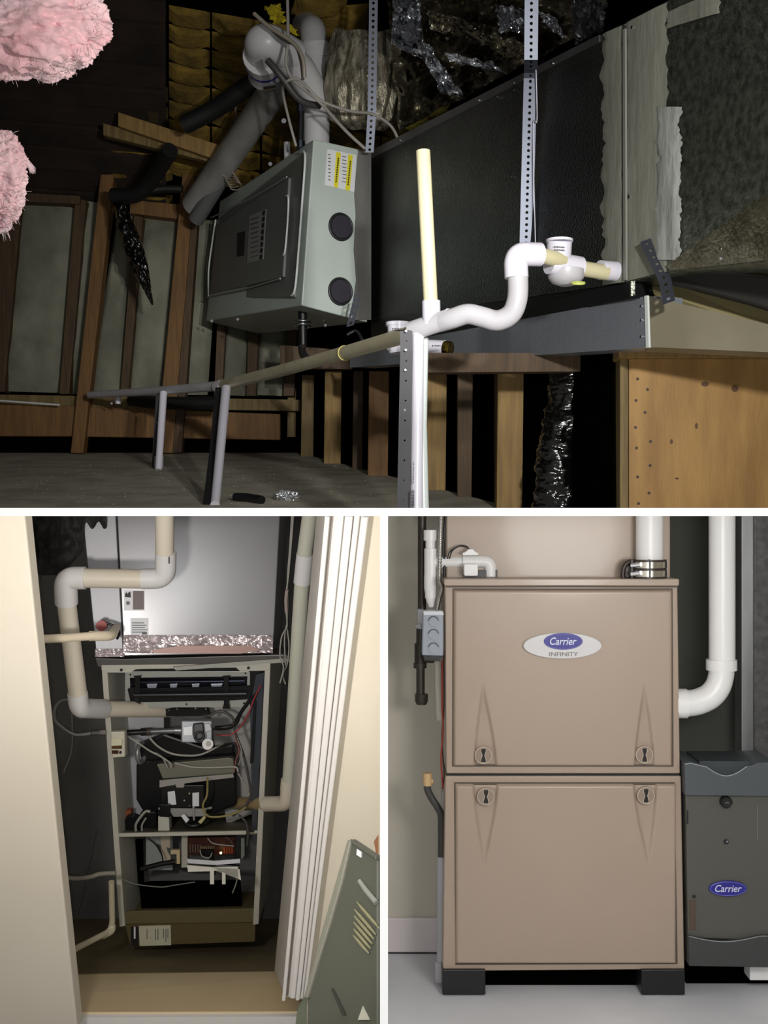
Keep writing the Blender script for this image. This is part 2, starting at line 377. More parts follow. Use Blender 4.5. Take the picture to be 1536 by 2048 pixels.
patch('sealant_patch', 1312, 1362, lambda x: 214, lambda x: 520, M_masticl, 9, 51, .007)
patch('sealant_patch', 1335, 1440, lambda x: 40-(x-1300)*.42, lambda x: 58-(x-1335)*.30, M_mastic, 6, 71, .005)
B().pp(dpn, R(1249.2, 50, 1251.4, 560), .006, .006).build('seam_gap', M_ink, duct)
B().pp(dpn, [(1252, 60), (1256, 58), (1258, 560), (1253, 562)], .010, .006).build('seam_lip', mat('lip', (120, 122, 115), .5), duct)
random.seed(5)
for x, y in ((961, 201), (998, 194), (1030, 166), (1108, 127), (803, 281), (1025, 353), (1262, 394), (1445, 498), (1446, 517), (1031, 180), (1268, 55)):
    B().disc(dpn.at(x, y, .003), dpn.n, pr(2.6, 3.9), .004, 8).build('screw', M_screw, duct)
# bottom corner gap and return box
lowd = 3.32
rb = thing('return_duct', 'lower galvanised duct box running under the big duct, bright bottom edge', 'duct', W(1100, 700, lowd))
lp = Pl(W(1295, 650, 3.33), W(850, 690, 4.6), W(1295, 600, 3.33))
b = B(); b.prism([lp.at(*p) for p in ((700, 702), (1295, 592), (1298, 695), (700, 735))], Vector((.10, .03, 0))); b.build('duct_section', M_galvl, rb)
lp2 = Pl(W(1297, 650, 3.33), W(1620, 670, 3.1), W(1297, 600, 3.33))
b = B(); b.prism([lp2.at(*p) for p in ((1296, 592), (1620, 668), (1620, 708), (1298, 694))], Vector((.01, .10, .0))); b.build('duct_side', mat('khaki_metal', (132, 126, 108), .5, .3, (118, 112, 92), 5, 4), rb)
b = B(); b.pp(lp, [(1291, 592), (1297, 591), (1300, 695), (1294, 696)], .004, .006); b.build('bright_edge', M_trim, rb)
for y in (612, 640, 673):
    B().disc(lp.at(1284, y, .001), lp.n, pr(2.5, 3.4), .003, 8).build('screw', M_screw, rb)
# tan top sheet and dark bar behind at right
b = B(); b.prism([W(*p) for p in ((1262, 566, 3.5), (1340, 566, 3.45), (1620, 610, 3.2), (1620, 690, 3.2), (1290, 598, 3.38))], (0, .25, 0))
tag(b.build('tan_sheet', mat('tan_card', (140, 130, 92), .7)), 'tan sheet lying on the lower duct below the big duct corner', 'sheet')
b = B(); b.prism([W(*p) for p in ((1330, 560, 3.3), (1350, 548, 3.3), (1440, 540, 3.2), (1620, 560, 3.05), (1620, 640, 3.05), (1500, 604, 3.15))], (0, .05, 0))
tag(b.build('dark_bar', mat('dark_hose', (36, 34, 32), .6), None, bevel=.01), 'dark slanting bar in the gap below the big duct at right', 'bar')
b = B(); b.prism([dpn.at(*p) for p in ((742, 640), (1262, 566), (1268, 596), (742, 705))], Vector((.06, .02, 0))); tag(b.build('dark_gasket', M_blackp), 'black filler strip in the gap between upper and lower duct', 'strip')
o = B().prism([W(x, y, 3.36) for x, y in ((1262, 562), (1270, 562), (1270, 592), (1262, 592))], (0, .03, 0)).build('steel_tab', M_galv); tag(o, 'short bent steel tab at the foot of the duct seam', 'bracket')
# ---- furnace
fur = thing('attic_furnace', 'grey furnace cabinet hanging sideways in the attic, two black vent plugs on its end', 'furnace', W(600, 640, 5.8))
Kt, Kb = W(627, 278, 5.16), W(603, 611, 5.16); Rt, Rb = W(739, 303, 5.3), W(735, 645, 5.3); Lt, Lb = W(440, 402, 6.7), W(412, 642, 6.7)
kp = Pl(Kt, Rt, Kb); Rb = kp.at(735, 645); Bt, Bb = Rt+(Lt-Kt), Rb+(Lb-Kb)
b = B(); b.hexa([Kt, Rt, Bt, Lt], [Kb, Rb, Bb, Lb]); 
for f in b.f: f.reverse()
b.build('cabinet', M_furn, fur, bevel=.006)
kp = Pl(Kt, Rt, Kb); dr = Pl(Kt, Lt, Kb)
door = B().pp(dr, [(618, 303), (594, 596), (423, 600), (439, 440)], .014, .014).build('door', M_furn_shade, fur, bevel=.008)
B().pp(dr, [(590, 356), (578, 556), (429, 590), (443, 452)], .028, .014).build('door_panel', M_furn_shade, door, bevel=.01)
B().tube([dr.at(x, y, .016) for x, y in ((608, 306), (616, 306), (617, 330), (612, 400), (603, 520), (597, 580), (590, 592))], pr(2.4, 5.1), 8, spline=4).build('door_edge', M_trim, door)
B().tube([dr.at(x, y, .030) for x, y in ((585, 394), (590, 398), (589, 440), (584, 500), (580, 512))], pr(2.0, 5.2), 8, spline=4).build('door_edge', M_trim, door)
B().tube([dr.at(x, y, .018) for x, y in ((438, 440), (432, 480), (424, 540), (424, 596))], pr(2.0, 6.4), 8, spline=4).build('door_edge', M_trim, door)
for q in ([(432, 437), (520, 395), (586, 356)], [(424, 596), (500, 580), (573, 559)]):
    B().tube([dr.at(x, y, .028) for x, y in q], .004, 6).build('emboss', mat('paint_hi', (140, 146, 142), .4), door)
B().pp(dr, [(487, 468), (503, 464), (501, 512), (486, 515)], .031, .002).build('logo_plate', M_ink, door)
sc_ = B().pp(dr, [(511, 434), (545, 420), (539, 520), (506, 529)], .030, .001).build('label', mat('grey_label', (150, 152, 150), .5), door)
b = B()
for k in range(9): b.pp(dr, [(514, 440+k*9.5), (530, 435+k*9.5), (530, 438+k*9.3), (514, 443+k*9.3)], .0315, .0008)
b.build('label_print', mat('dim_ink', (90, 92, 92), .5), sc_)
b = B()
for k in range(8):
    y = 424+k*12.5; x = 544-k*.8; b.pp(dr, [(x-5, y), (x, y-1), (x-1, y+8), (x-6, y+9)], .032, .001)
b.build('label_print', M_ink, sc_)
for (x, y) in ((681, 454), (680, 583)):
    c = kp.at(x, y); r_ = pr(28, 5.22); g = B()
    g.torus(c+kp.n*.004, kp.n, r_*.93, r_*.09, 36, 8); g.disc(c, kp.n, r_*.97, .004, 36); pg = g.build('vent_plug', mat('plug_black', (34, 34, 38), .45), fur)
    B().disc(c+kp.n*.002, kp.n, r_*.82, .008, 32).build('plug_face', mat('plug_face', (44, 42, 52), .5), pg)
lab = B().pp(kp, [(654, 298), (712, 310), (708, 384), (649, 370)], .002, .001).build('warning_label', M_paper, fur)
for q in ([(672, 304), (681, 306), (675, 376), (667, 374)], [(696, 309), (705, 311), (699, 382), (690, 380)]): B().pp(kp, q, .003, .001).build('label_stripe', M_yellow, lab)
for x0, y0, x1, y1 in ((676, 316, 671, 366), (700, 322, 695, 372)):
    b = B()
    for k in range(14):
        x = x0+(x1-x0)*k/14; y = y0+(y1-y0)*k/14; b.pp(kp, [(x-1.4, y), (x+1.6, y), (x+1.4, y+2.4), (x-1.6, y+2.4)], .004, .001)
    b.build('label_print', M_ink, lab)
b = B()
for k in range(8): b.pp(kp, [(656, 308+k*7.2), (660+(k % 3), 309+k*7.2), (660, 311+k*7.2), (656, 310+k*7.2)], .003, .0008); b.pp(kp, [(684, 312+k*7.2), (692, 313.5+k*7.2), (692, 315+k*7.2), (684, 313.5+k*7.2)], .003, .0008)
b.build('label_print', mat('dim_ink', (90, 92, 92)), lab)
# silver strip between furnace end and duct
b = B(); b.pp(kp, [(716, 300), (741, 305), (741, 640), (704, 640), (706, 600), (712, 560), (707, 500), (711, 430), (708, 390)], .006, .01); b.build('sealant_strip', mat('strip_sealant', (122, 122, 118), .5, .2, (92, 92, 90), 6, 4, .4, 20, (1, 1, .3)), fur)
tl = B().pp(dpn, [(752, 310), (790, 300), (830, 325), (835, 600), (752, 625)], .003, .002)
# fittings under the furnace
for x, y, d in ((424, 643, 6.5), (476, 640, 6.1), (651, 652, 5.3), (648, 643, 5.3)): B().disc(W(x, y, d), (0, -1, .2), pr(3, d), .01, 8).build('screw', M_screw, fur)
cl = thing('hose_clamp', 'bright double steel clamp on the drain stub under the furnace', 'clamp', W(605, 652, 5.35))
B().tube([W(605, 618, 5.4), W(606, 690, 5.4)], pr(9, 5.4), 14).build('stub', M_blackp, cl)
B().torus(W(605, 645, 5.4), (0, .15, 1), pr(15, 5.4), pr(2.2, 5.4)).build('band', M_screw, cl); B().torus(W(605, 652, 5.4), (0, .15, 1), pr(15, 5.4), pr(2.2, 5.4)).build('band', M_screw, cl)
def hang(name, pts, r, m, label, c, n=12, sp=6, group=None, d=None): return tag(B().tube([W(*p) for p in pts], r, n, spline=sp).build(name, m), label, c, group)
hang('drain_hose', [(606, 688, 5.4), (604, 700, 5.4), (612, 716, 5.3), (640, 730, 5.2)], pr(8, 5.3), mat('dark_grey_hose', (48, 44, 42), .5), 'dark hose curving down from the clamp under the furnace', 'hose')
# ---- vent pipes above the furnace
def pipe(name, pts, r, m, parent=None, fil=0, n=20): return B().tube(fillet(pts, fil) if fil else pts, r, n).build(name, m, parent)
M_vent = mat('vent_pvc', (196, 196, 198), .35)
vp = thing('exhaust_vent', 'large white vent pipe with elbow and wye rising behind the furnace', 'pipe', W(635, 285, 5.3))
r1 = pr(27, 5.4)
pipe('riser', [W(633, 300, 5.45), W(634, 170, 5.45)], r1*.97, M_cream and M_vent, vp)
pipe('coupling', [W(634, 238, 5.42), W(633, 212, 5.42)], r1*1.06, M_vent, vp)
pipe('wye_branch', [W(640, 210, 5.42), W(600, 138, 5.3), W(560, 96, 5.2)], r1*1.12, M_vent, vp)
pipe('wye_branch', [W(638, 200, 5.42), W(634, 130, 5.5), W(629, 112, 5.5)], r1*1.1, M_vent, vp)
pipe('coupling', [W(634, 122, 5.5), W(629, 92, 5.5)], r1*1.13, M_vent, vp)
pipe('elbow', fillet([W(629, 96, 5.5), W(626, 60, 5.55), W(600, 40, 6.1)], .2), r1*1.0, M_vent, vp)
el = pipe('elbow', fillet([W(586, 112, 5.25), W(520, 72, 5.1), W(528, 150, 5.45)], .16, 10), r1*1.2, M_vent, vp)
c0, c1 = W(524, 108, 5.22), W(537, 168, 5.6)
ax = (c1-c0).normalized()
pipe('collar', [c0+ax*.02, c0+ax*.09], r1*1.42, M_vent, vp); pipe('purple_ring', [c0+ax*.09, c0+ax*.12], r1*1.40, mat('purple', (58, 44, 150), .4), vp); pipe('collar', [c0+ax*.12, c0+ax*.19], r1*1.36, M_vent, vp)
pipe('long_pipe', [c0+ax*.19, W(545, 185, 5.8), W(390, 410, 6.6)], r1*1.2, mat('old_pipe', (166, 166, 164), .4, 0, (138, 138, 136), 5, 4), vp)
hang('second_pipe', [(450, 345, 6.35), (392, 440, 6.55)], pr(16, 6.5), mat('old_pipe2', (96, 98, 98), .45), 'grey pipe sloping down behind the furnace corner', 'pipe', sp=2)
vb2 = B().tube([W(532, 175, 5.4), W(556, 172, 5.35)], pr(7, 5.4), 10).build('steel_clamp', M_screw, vp)
hang('gas_stub', [(600, 300, 5.35), (602, 235, 5.35), (600, 195, 5.35)], pr(7, 5.35), M_blackp, 'black upright pipe stub on top of the furnace', 'pipe', sp=2)
for y in (210, 282):
    tag(B().tube([W(601, y, 5.33), W(601, y+14, 5.33)], pr(9, 5.33), 6).build('hex_nut', mat('blue_steel', (110, 118, 132), .3, 1)), 'bluish hex nut on the black pipe stub, %s one' % ('upper' if y < 250 else 'lower'), 'nut')
hang('small_white_stub', [(575, 320, 5.6), (574, 285, 5.6)], pr(7, 5.5), M_pvcg, 'short pale pipe stub on the furnace top edge', 'pipe', sp=2)
B().disc(W(568, 243, 5.5), (0, -1, 0), pr(5, 5.5), .01, 12).build('cap', M_screw, vp)
B().disc(W(541, 329, 5.9), (0, -1, 0), pr(4, 5.9), .01, 12).build('cap', M_screw, fur)
# ---- cables
def cable(pts, r, label, d=5., m=M_cable, name='cable', c='cable'):
    return tag(B().tube([W(x, y, (p[0] if (p := z) else d)) for x, y, *z in pts], pr(r, d), 8, spline=6).build(name, m), label, c)
cable([(575, 0, 5.05), (576, 80, 5.0), (572, 125, 5.0), (583, 155, 5.0), (610, 180, 5.0), (640, 205, 5.0), (690, 260, 5.1), (730, 297, 5.15)], 3.4, 'grey cable dropping from the ceiling across the vent and down to the duct strap')
cable([(508, 27, 5.0), (540, 55, 4.98), (585, 85, 4.95), (605, 115, 4.93), (609, 155, 4.95)], 4.2, 'grey armoured cable arching over the white vent elbow', 5., mat('cable_lt', (140, 132, 120), .4))
cable([(520, 35, 5.02), (560, 75, 4.99), (590, 92, 4.97), (601, 120, 4.95), (606, 160, 4.96)], 3, 'thin dark cable running beside the armoured cable', 5., mat('cable_dk', (70, 66, 60), .5))
cable([(592, 292, 5.25), (578, 240, 5.2), (566, 185, 5.1), (572, 164, 5.0), (600, 160, 4.98), (640, 200, 5.0), (700, 222, 5.05), (745, 228, 5.1), (780, 250, 5.1), (795, 275, 5.1)], 3.0, 'grey cable looping from the furnace top over to the duct')
cable([(470, 150, 6.2), (474, 200, 6.2), (467, 260, 6.2), (473, 315, 6.3)], 3.0, 'bundle of thin brown wires hanging left of the vent pipe', 6., mat('wire_brown', (92, 76, 66), .5))
cable([(476, 150, 6.15), (471, 210, 6.15), (476, 320, 6.25)], 2.2, 'second thin brown wire hanging left of the vent pipe', 6., mat('wire_brown', (92, 76, 66), .5))
cable([(535, 120, 5.0), (560, 150, 5.0), (600, 200, 5.05), (640, 212, 5.1)], 7, 'flat dark flange strip under the vent elbow', 5., mat('cable_dk2', (60, 58, 56), .5))
b = B().tube([W(455+12*math.cos(t*.5)+t*.25, 345+t*.42+12*math.sin(t*.5)*.6, 6.3+.05*math.sin(t)) for t in range(0, 70)], .0035, 6)
tag(b.build('coiled_wire', mat('coil', (150, 142, 128), .4)), 'loosely coiled thin wire at the furnace upper left corner', 'wire')
# black hoses left
hang('black_hose', [(570, 140, 5.85), (500, 170, 5.85), (430, 218, 5.95), (368, 250, 6.0)], pr(19, 5.9), mat('hose_black', (14, 14, 15), .6), 'thick black insulated hose behind the vent elbow, ending bluntly at left', 'hose')
hang('black_hose', [(340, 300, 6.2), (310, 350, 6.4), (275, 388, 6.5), (225, 392, 6.55)], pr(16, 6.5), mat('hose_black', (14, 14, 15), .6), 'thick black hose bending left between the two tall posts', 'hose')
hang('black_hose', [(365, 378, 6.6), (320, 378, 6.6), (280, 386, 6.6)], pr(8, 6.5), mat('hose_black', (14, 14, 15), .6), 'thin black hose reaching the right hand tall post', 'hose')
b = B(); random.seed(3)
def strm(u, v):
    t = v; cx = 237+68*t+8*math.sin(t*9)*0; cy = 405+205*t; wdt = (9+9*math.sin(math.pi*min(1, t*1.15)))*(1-t**6)+1.5
    x = cx+(u-.5)*2*wdt; return W(x, cy, 6.5-.06*abs(math.sin(u*3.1))+.10*nz(x*.12, cy*.09)+.05*nz(x*.3, cy*.3))
b.grid(strm, 8, 40); tag(b.build('foil_streamer', M_blackf, None, solid=.003), 'dangling strip of crumpled shiny black film between the two posts', 'film')
# ---- flexible silver duct and foil
fd = thing('flexible_duct', 'pleated silver flexible duct beside the white vent pipe', 'duct', W(715, 250, 5.2))
def fx(u, v):
    a = -math.pi*.72+u*math.pi*1.44; t = v; cx = 730; rx = (60+20*math.sin(math.pi*t))*(1 if t < .9 else 1-(t-.9)*4); cy = 60+200*t
    wr = 1+.045*math.sin(u*64+3*nz(v*4, u*5))*1+.05*nz(u*9, v*6, 2)
    x = cx+rx*math.sin(a)*wr; return W(x, cy+8*nz(u*6, v*3), 5.35-pr(rx, 5.2)*math.cos(a)*wr)
B().grid(fx, 150, 36).build('sleeve', mat('pleated_foil', (196, 190, 170), .36, .75, (120, 113, 96), 18, 4, .7, 60, (3, 3, .8)), fd)
def crump(name, quad, d, amp, m, label, seed, nu=70, nv=50, c='foil', tilt=0., s=.035):
    def ridge(x, y, z): return 1-abs(noise.noise(Vector((x, y, z))))*2
    def fn(u, v):
        x = (quad[0][0]*(1-u)+quad[1][0]*u)*(1-v)+(quad[3][0]*(1-u)+quad[2][0]*u)*v
        y = (quad[0][1]*(1-u)+quad[1][1]*u)*(1-v)+(quad[3][1]*(1-u)+quad[2][1]*u)*v
        jx = 8*nz(u*7, v*7, seed+2); jy = 8*nz(u*7, v*7, seed+8)
        h = ridge(x*s, y*s, seed)+.5*ridge(x*s*2.3, y*s*2.3, seed+5)+.25*ridge(x*s*5, y*s*5, seed+7)
        return W(x+jx, y+jy, d+tilt*(v-.5)-amp*(h-.8))
    return tag(B().grid(fn, nu, nv, False).build(name, m, None, solid=.002), label, c)
crump('foil_wrap', [(770, -40), (1240, -40), (1180, 60), (800, 262)], 5.2, .16, M_foild, 'smoky crumpled foil wrap filling the space above the big duct', 3, 90, 60, tilt=-.1)
crump('foil_wrap', [(790, -20), (836, -20), (850, 120), (782, 90)], 4.85, .10, M_foil, 'bright crumpled foil hanging at the ceiling beside the pleated duct', 9, 36, 44, s=.06)
crump('foil_wrap', [(828, 80), (856, 90), (925, 190), (885, 186)], 4.8, .08, M_foil, 'bright twisted tail of foil pointing down to the duct edge', 15, 24, 44, s=.06)
crump('foil_wrap', [(890, 105), (900, 122), (1010, 146), (985, 128)], 4.7, .06, M_foil, 'thin bright foil crease above the big duct', 21, 24, 20, s=.06)
crump('foil_wrap', [(990, 10), (1060, 20), (1056, 60), (1000, 66)], 4.5, .09, M_foil, 'small crinkled foil piece left of the long hanging strap', 27, 30, 26, s=.08)
crump('foil_wrap', [(1072, 20), (1110, 35), (1130, 76), (1104, 62)], 4.2, .07, M_foil, 'small crinkled foil piece right of the long hanging strap', 33, 26, 26, s=.08)
crump('foil_wrap', [(856, 20), (960, 50), (975, 84), (862, 60)], 4.8, .07, M_foild, 'olive tinted crinkled foil between the bright foil and the long strap', 45, 40, 20, s=.07)
crump('foil_wrap', [(930, 60), (1050, 84), (1050, 120), (1000, 110)], 4.6, .06, M_foild, 'tapering crinkled foil fold just above the duct edge beside the long strap', 51, 40, 20, s=.07)
crump('foil_wrap', [(1140, -20), (1212, 8), (1206, 62), (1150, 90)], 4.05, .03, mat('dark_film', (30, 30, 32), .25), 'dark film sheet tucked above the duct seam', 39, 16, 16)
def lump(name, cx, cy, d, rx, ry, m, label, seed, amp=.35, c='insulation', it=5):
    import bmesh
    bm = bmesh.new(); bmesh.ops.create_icosphere(bm, subdivisions=it, radius=1)
    o0 = W(cx, cy, d); b = B(); vs = []
    for v in bm.verts:
        p = v.co; k = 1+amp*noise.noise(p*1.6+Vector((seed, 0, 0)))+amp*.6*noise.noise(p*4+Vector((seed, 3, 0)))+amp*.35*noise.noise(p*9+Vector((0, seed, 0)))
        vs.append(o0+Vector((p.x*pr(rx, d)*k, p.y*pr((rx+ry)/2, d)*k*.8, p.z*pr(ry, d)*k)))
    b.add(vs, [[q.index for q in f.verts] for f in bm.faces], True); bm.free()
    return tag(b.build(name, m), label, c)
M_yb = mat('bright_yellow_wool', (196, 182, 30), .9, 0, (150, 132, 20), 9, 4, .8, 30); M_yo = mat('olive_wool', (120, 112, 34), .95, 0, (82, 74, 22), 9, 5, .9, 30)
B_ = lump('insulation_tuft', 848, 215, 5.5, 42, 22, M_yo, 'olive yellow insulation tuft just above the duct edge', 1)
lump('insulation_tuft', 822, 240, 5.45, 28, 20, M_yo, 'lower olive insulation tuft resting on the duct edge', 4)
crump('yellow_sheet', [(528, 14), (558, 8), (574, 42), (550, 50)], 5.6, .03, M_yb, 'bright yellow scrap stuck to the ceiling above the vent elbow', 3, 12, 12, 'sheet')
crump('yellow_sheet', [(572, 48), (584, 52), (598, 72), (586, 68)], 5.5, .02, M_yb, 'small yellow scrap between the two vent pipes', 6, 8, 8, 'sheet')
for i, (x0, x1, y0, y1) in enumerate(((640, 740, 16, 90), (600, 700, -30, 30))):
    batt([(x0, y0), (x1, y0-10), (x1-10, y1), (x0-20, y1)], 0, M_yel, roof, 'insulation_batt', .06, rp)
# ---- pink insulation near left
def pink(blobs, d, label, fib, seed):
    t = thing('pink_insulation', label, 'insulation', W(blobs[0][0], blobs[0][1]+blobs[0][3], d))
    import bmesh
    for i, (cx, cy, rx, ry) in enumerate(blobs):
        bm = bmesh.new(); bmesh.ops.create_icosphere(bm, subdivisions=6, radius=1); o0 = W(cx, cy, d+.02*i); vs = []
        for v in bm.verts:
            p = v.co; q = Vector((p.x*.7, p.y, p.z*1.7)); s = Vector((seed+i*3, 0, 0))
            k = 1+.22*noise.noise(q*1.3+s)+.22*(1-2*abs(noise.noise(q*2.4+s)))+.13*(1-2*abs(noise.noise(q*5+s)))+.04*noise.noise(q*14+s)+.03*noise.noise(q*30+s)
            vs.append(o0+Vector((p.x*pr(rx, d)*k, p.y*pr(min(rx, ry), d)*k*.7, p.z*pr(ry, d)*k)))
        B().add(vs, [[q.index for q in f.verts] for f in bm.faces], True).build('tuft', M_pink, t); bm.free()
    b = B(); random.seed(seed)
    for k in range(fib):
        cx, cy, rx, ry = random.choice(blobs); a = random.uniform(0, 2*math.pi); q = random.uniform(.88, 1.0)
        p0 = W(cx+rx*q*math.cos(a), cy+ry*q*math.sin(a), d-random.uniform(-.03, .03)); dv = Vector((math.cos(a)+random.uniform(-.9, .9), random.uniform(-.4, .4), -math.sin(a)+random.uniform(-.9, .5)))*random.uniform(.004, .014)
        p1 = p0+dv*.6+Vector((0, 0, .003)); p2 = p0+dv; b.tube([p0, p1, p2], [.0007, .0005, .0003], 3, caps=False)
    stuff(b.build('loose_fibre', M_pinkw, t))
pink([(40, 40, 110, 80), (130, 50, 70, 70), (20, 110, 90, 42), (105, 120, 46, 34), (160, 60, 34, 40), (-40, 30, 90, 110)], 2.35, 'large pink fibreglass insulation tuft hanging at the upper left corner', 900, 2)
pink([(0, 340, 42, 60), (8, 390, 34, 50), (-10, 300, 34, 34), (0, 430, 22, 30)], 2.3, 'smaller pink fibreglass tuft at the left edge below the big one', 500, 8)
b = B(); random.seed(4)
for k in range(60):
    t0 = random.random(); b.tube([W(34+4*random.random(), 300+14*random.random(), 2.3), W(50+6*random.random(), 318+8*random.random(), 2.3), W(60+12*random.random(), 334+14*random.random(), 2.3)], [.0009, .0006, .0003], 3, caps=False)
o = stuff(b.build('fibre_wisp', M_pinkw)); tag(o, 'wisp of pale fibres sticking out from the smaller pink tuft', 'fibre')
hang('black_hose', [(262, 800, 6.7), (330, 806, 6.6), (440, 806, 6.5)], pr(13, 6.6), mat('hose_black', (14, 14, 15), .6), 'black hose lying low behind the far support leg', 'hose')
# bokeh-like dust balls of the photograph are lens marks and are left out
# ---- condensate piping
def dn(px): return 1.8543/((px-768)/F+.3526)
dt = thing('drain_trap', 'white condensate drain trap with grey tee and cream standpipe before the duct', 'pipe', W(870, 660, 3.5))
D1 = 3.34
pipe('standpipe', [W(846, 302, 3.36), W(862, 620, D1)], pr(14.5, 3.35), M_cream, dt)
B().disc(W(846, 302, 3.36)+Vector((0, 0, .0003)), (0, 0, 1), pr(11, 3.35), .001, 16).build('pipe_mouth', mat('mouth', (240, 236, 214), .5), dt)
pipe('tee_socket', [W(862, 602, D1), W(863, 650, D1)], pr(18.5, D1), M_pvc, dt)
pipe('tee_body', [W(824, 662, 3.38), W(866, 648, 3.34), W(900, 637, 3.31)], pr(20, D1), M_pvcg, dt)
B().torus(W(900, 637, 3.31), (W(900, 637, 3.31)-W(866, 648, 3.34)), pr(18.5, 3.3), pr(2.6, 3.3)).build('tee_rim', M_pvc, dt)
pipe('trap_bend', cat([W(*p) for p in ((880, 644, 3.33), (905, 637, 3.3), (935, 628, 3.28), (965, 634, 3.27), (995, 641, 3.26), (1022, 628, 3.25), (1034, 600, 3.24), (1036, 565, 3.24), (1033, 530, 3.24))], 6), pr(20, D1), M_pvcg, dt)
pipe('elbow', fillet([W(1033, 556, 3.24), W(1031, 508, 3.24), W(1080, 509, 3.27)], .075, 10), pr(24, 3.24), M_pvc, dt)
pipe('cream_link', [W(1070, 509, 3.27), W(1125, 520, 3.33)], pr(15.5, 3.3), M_cream, dt)
pipe('cleanout_body', [W(1098, 525, 3.33), W(1160, 536, 3.37)], pr(23, 3.35), M_pvc, dt)
pipe('cleanout_cap', [W(1119, 482, 3.33), W(1117, 515, 3.34)], pr(25, 3.33), M_pvc, dt); pipe('cleanout_rim', [W(1119, 479, 3.33), W(1119, 484, 3.33)], pr(27, 3.33), M_pvc, dt)
b = B(); pc = FP(3.30-.005)
for k, wd in enumerate((20, 18)):
    for j in range(7): b.pp(FP(3.295), R(1108+j*3.2, 492+k*6+j*.2, 1110+j*3.2, 494.5+k*6+j*.2), 0, .0008)
b.build('cap_print', M_ink, dt)
B().tube([W(1132, 540, 3.36), W(1132, 556, 3.36), W(1132, 566, 3.36), W(1132, 571, 3.36)], [pr(37, 3.36), pr(36, 3.36), pr(28, 3.36), pr(14, 3.36)], 24).build('cleanout_base', M_pvcg, dt)
B().torus(W(1156, 566, 3.3), (0, -.3, 1), pr(12, 3.3), .004, 20, 6).build('primer_ring', mat('primer', (196, 204, 110), .4), dt)
pipe('cream_link', [W(1158, 536, 3.37), W(1212, 545, 3.41)], pr(15.5, 3.38), M_cream, dt)
pipe('end_socket', [W(1200, 540, 3.41), W(1236, 543, 3.44)], pr(19.5, 3.42), M_pvc, dt)
B().torus(W(1238, 543, 3.445), W(1238, 543, 3.445)-W(1200, 540, 3.41), pr(18, 3.42), pr(3, 3.42)).build('silicone_ring', mat('silicone', (215, 222, 222), .15), dt)
lt = thing('lower_tee', 'white drain tee lying on the lower duct behind the support leg', 'pipe', W(800, 710, 4.0))
pipe('tee_socket', [W(796, 650, 4.0), W(800, 706, 4.0)], pr(22, 4.0), M_pvc, lt); pipe('tee_rim', [W(796, 645, 4.0), W(796, 652, 4.0)], pr(25, 4.0), M_pvc, lt)
pipe('tee_body', [W(782, 690, 4.02), W(890, 696, 3.9)], pr(15, 3.95), M_pvc, lt)
pipe('brass_nut', [W(889, 696, 3.9), W(902, 697, 3.89)], pr(14.5, 3.9), mat('brass', (178, 150, 62), .35, 1, (80, 66, 30), 30, 4), lt)
b = B()
for j in range(6): b.pp(FP(3.83), R(864+j*3, 690, 866+j*3, 693), 0, .0008); b.pp(FP(3.93), R(784+j*3, 656, 786+j*3, 659), 0, .0008)
b.build('print', M_ink, lt)
ldp = thing('drain_line', 'long dull cream drain pipe sloping down left from the tee', 'pipe', W(640, 750, 4.3))
pts = [W(832, 665, 3.4), W(688, 706, 4.0), W(560, 742, 4.7), W(440, 772, 5.5)]
B().tube(pts, [pr(16.5, 3.4), pr(13.5, 4.0), pr(12, 4.7), pr(11, 5.5)], 18).build('pipe', M_creamd, ldp)
B().torus(W(690, 706, 3.99), pts[1]-pts[0], pr(14.5, 4.0), .002).build('pipe_mark', mat('mark', (176, 164, 100), .5), ldp)
pipe('coupling', [W(458, 768, 5.4), W(434, 773, 5.5)], pr(12, 5.4), M_pvcg, ldp)
B().torus(W(438, 772, 5.46), (1, 0, -.1), pr(11.5, 5.4), .003).build('coupling_rim', M_pvc, ldp)
B().tube([W(436, 772, 5.5), W(340, 780, 6.0), W(180, 790, 6.7)], [pr(10, 5.5), pr(9, 6), pr(7, 6.7)], 16).build('pipe', M_pvcg, ldp)
# supports
def leg(pts, rad, label, d, cap=None):
    t = thing('support_pipe', label, 'pipe', W(pts[-1][0], pts[-1][1], pts[-1][2]))
    B().tube([W(*p) for p in pts], [pr(rad[0], pts[0][2]), pr(rad[1], pts[-1][2])], 16).build('pipe', M_pvc, t)
    if cap: pipe('coupling', [W(*cap[0]), W(*cap[1])], pr(cap[2], d), M_pvc, t)
    return t
leg([(327, 785, 6.0), (317, 940, fl(317, 940).y)], (7.5, 7), 'thin white support leg with coupling under the far end of the drain line', 6, ((318, 912, 6.0), (317, 941, 6.0), 9))
leg([(452, 778, 5.3), (430, 1010, 4.4)], (9.5, 9.5), 'white support leg under the middle of the drain line', 4.8)
lg = thing('support_pipe', 'tall white support leg in front, below the grey tee', 'pipe', W(835, 1021, 3.3))
pipe('pipe', [W(836, 668, 3.36), W(832.4, 1021, 3.30)], pr(12.5, 3.3), M_pvc, lg); pipe('pipe', [W(846, 676, 3.40), W(843, 850, 3.4), W(847, 1021, 3.38)], pr(11, 3.4), mat('pvc_cool', (206, 216, 214), .3), lg)
b = B()
for k in range(15): b.pb(R(820, 980+k*2.4, 829, 981.2+k*2.4), 3.283, .001)
for k in range(14): b.pb(R(826, 925+k*3.0, 828, 926.6+k*3.0), 3.283, .001)
b.build('pipe_print', M_ink, lg)
SS = strap('support_strap', [W(797, 660, 3.36), W(812, 650, 3.33), W(813, 700, 3.33), W(806.6, 1021, 3.3)], pr(25, 3.33), M_strapd, 'dark perforated strap running down beside the tall front support leg', cell=pr(40, 3.3), hole=.12)
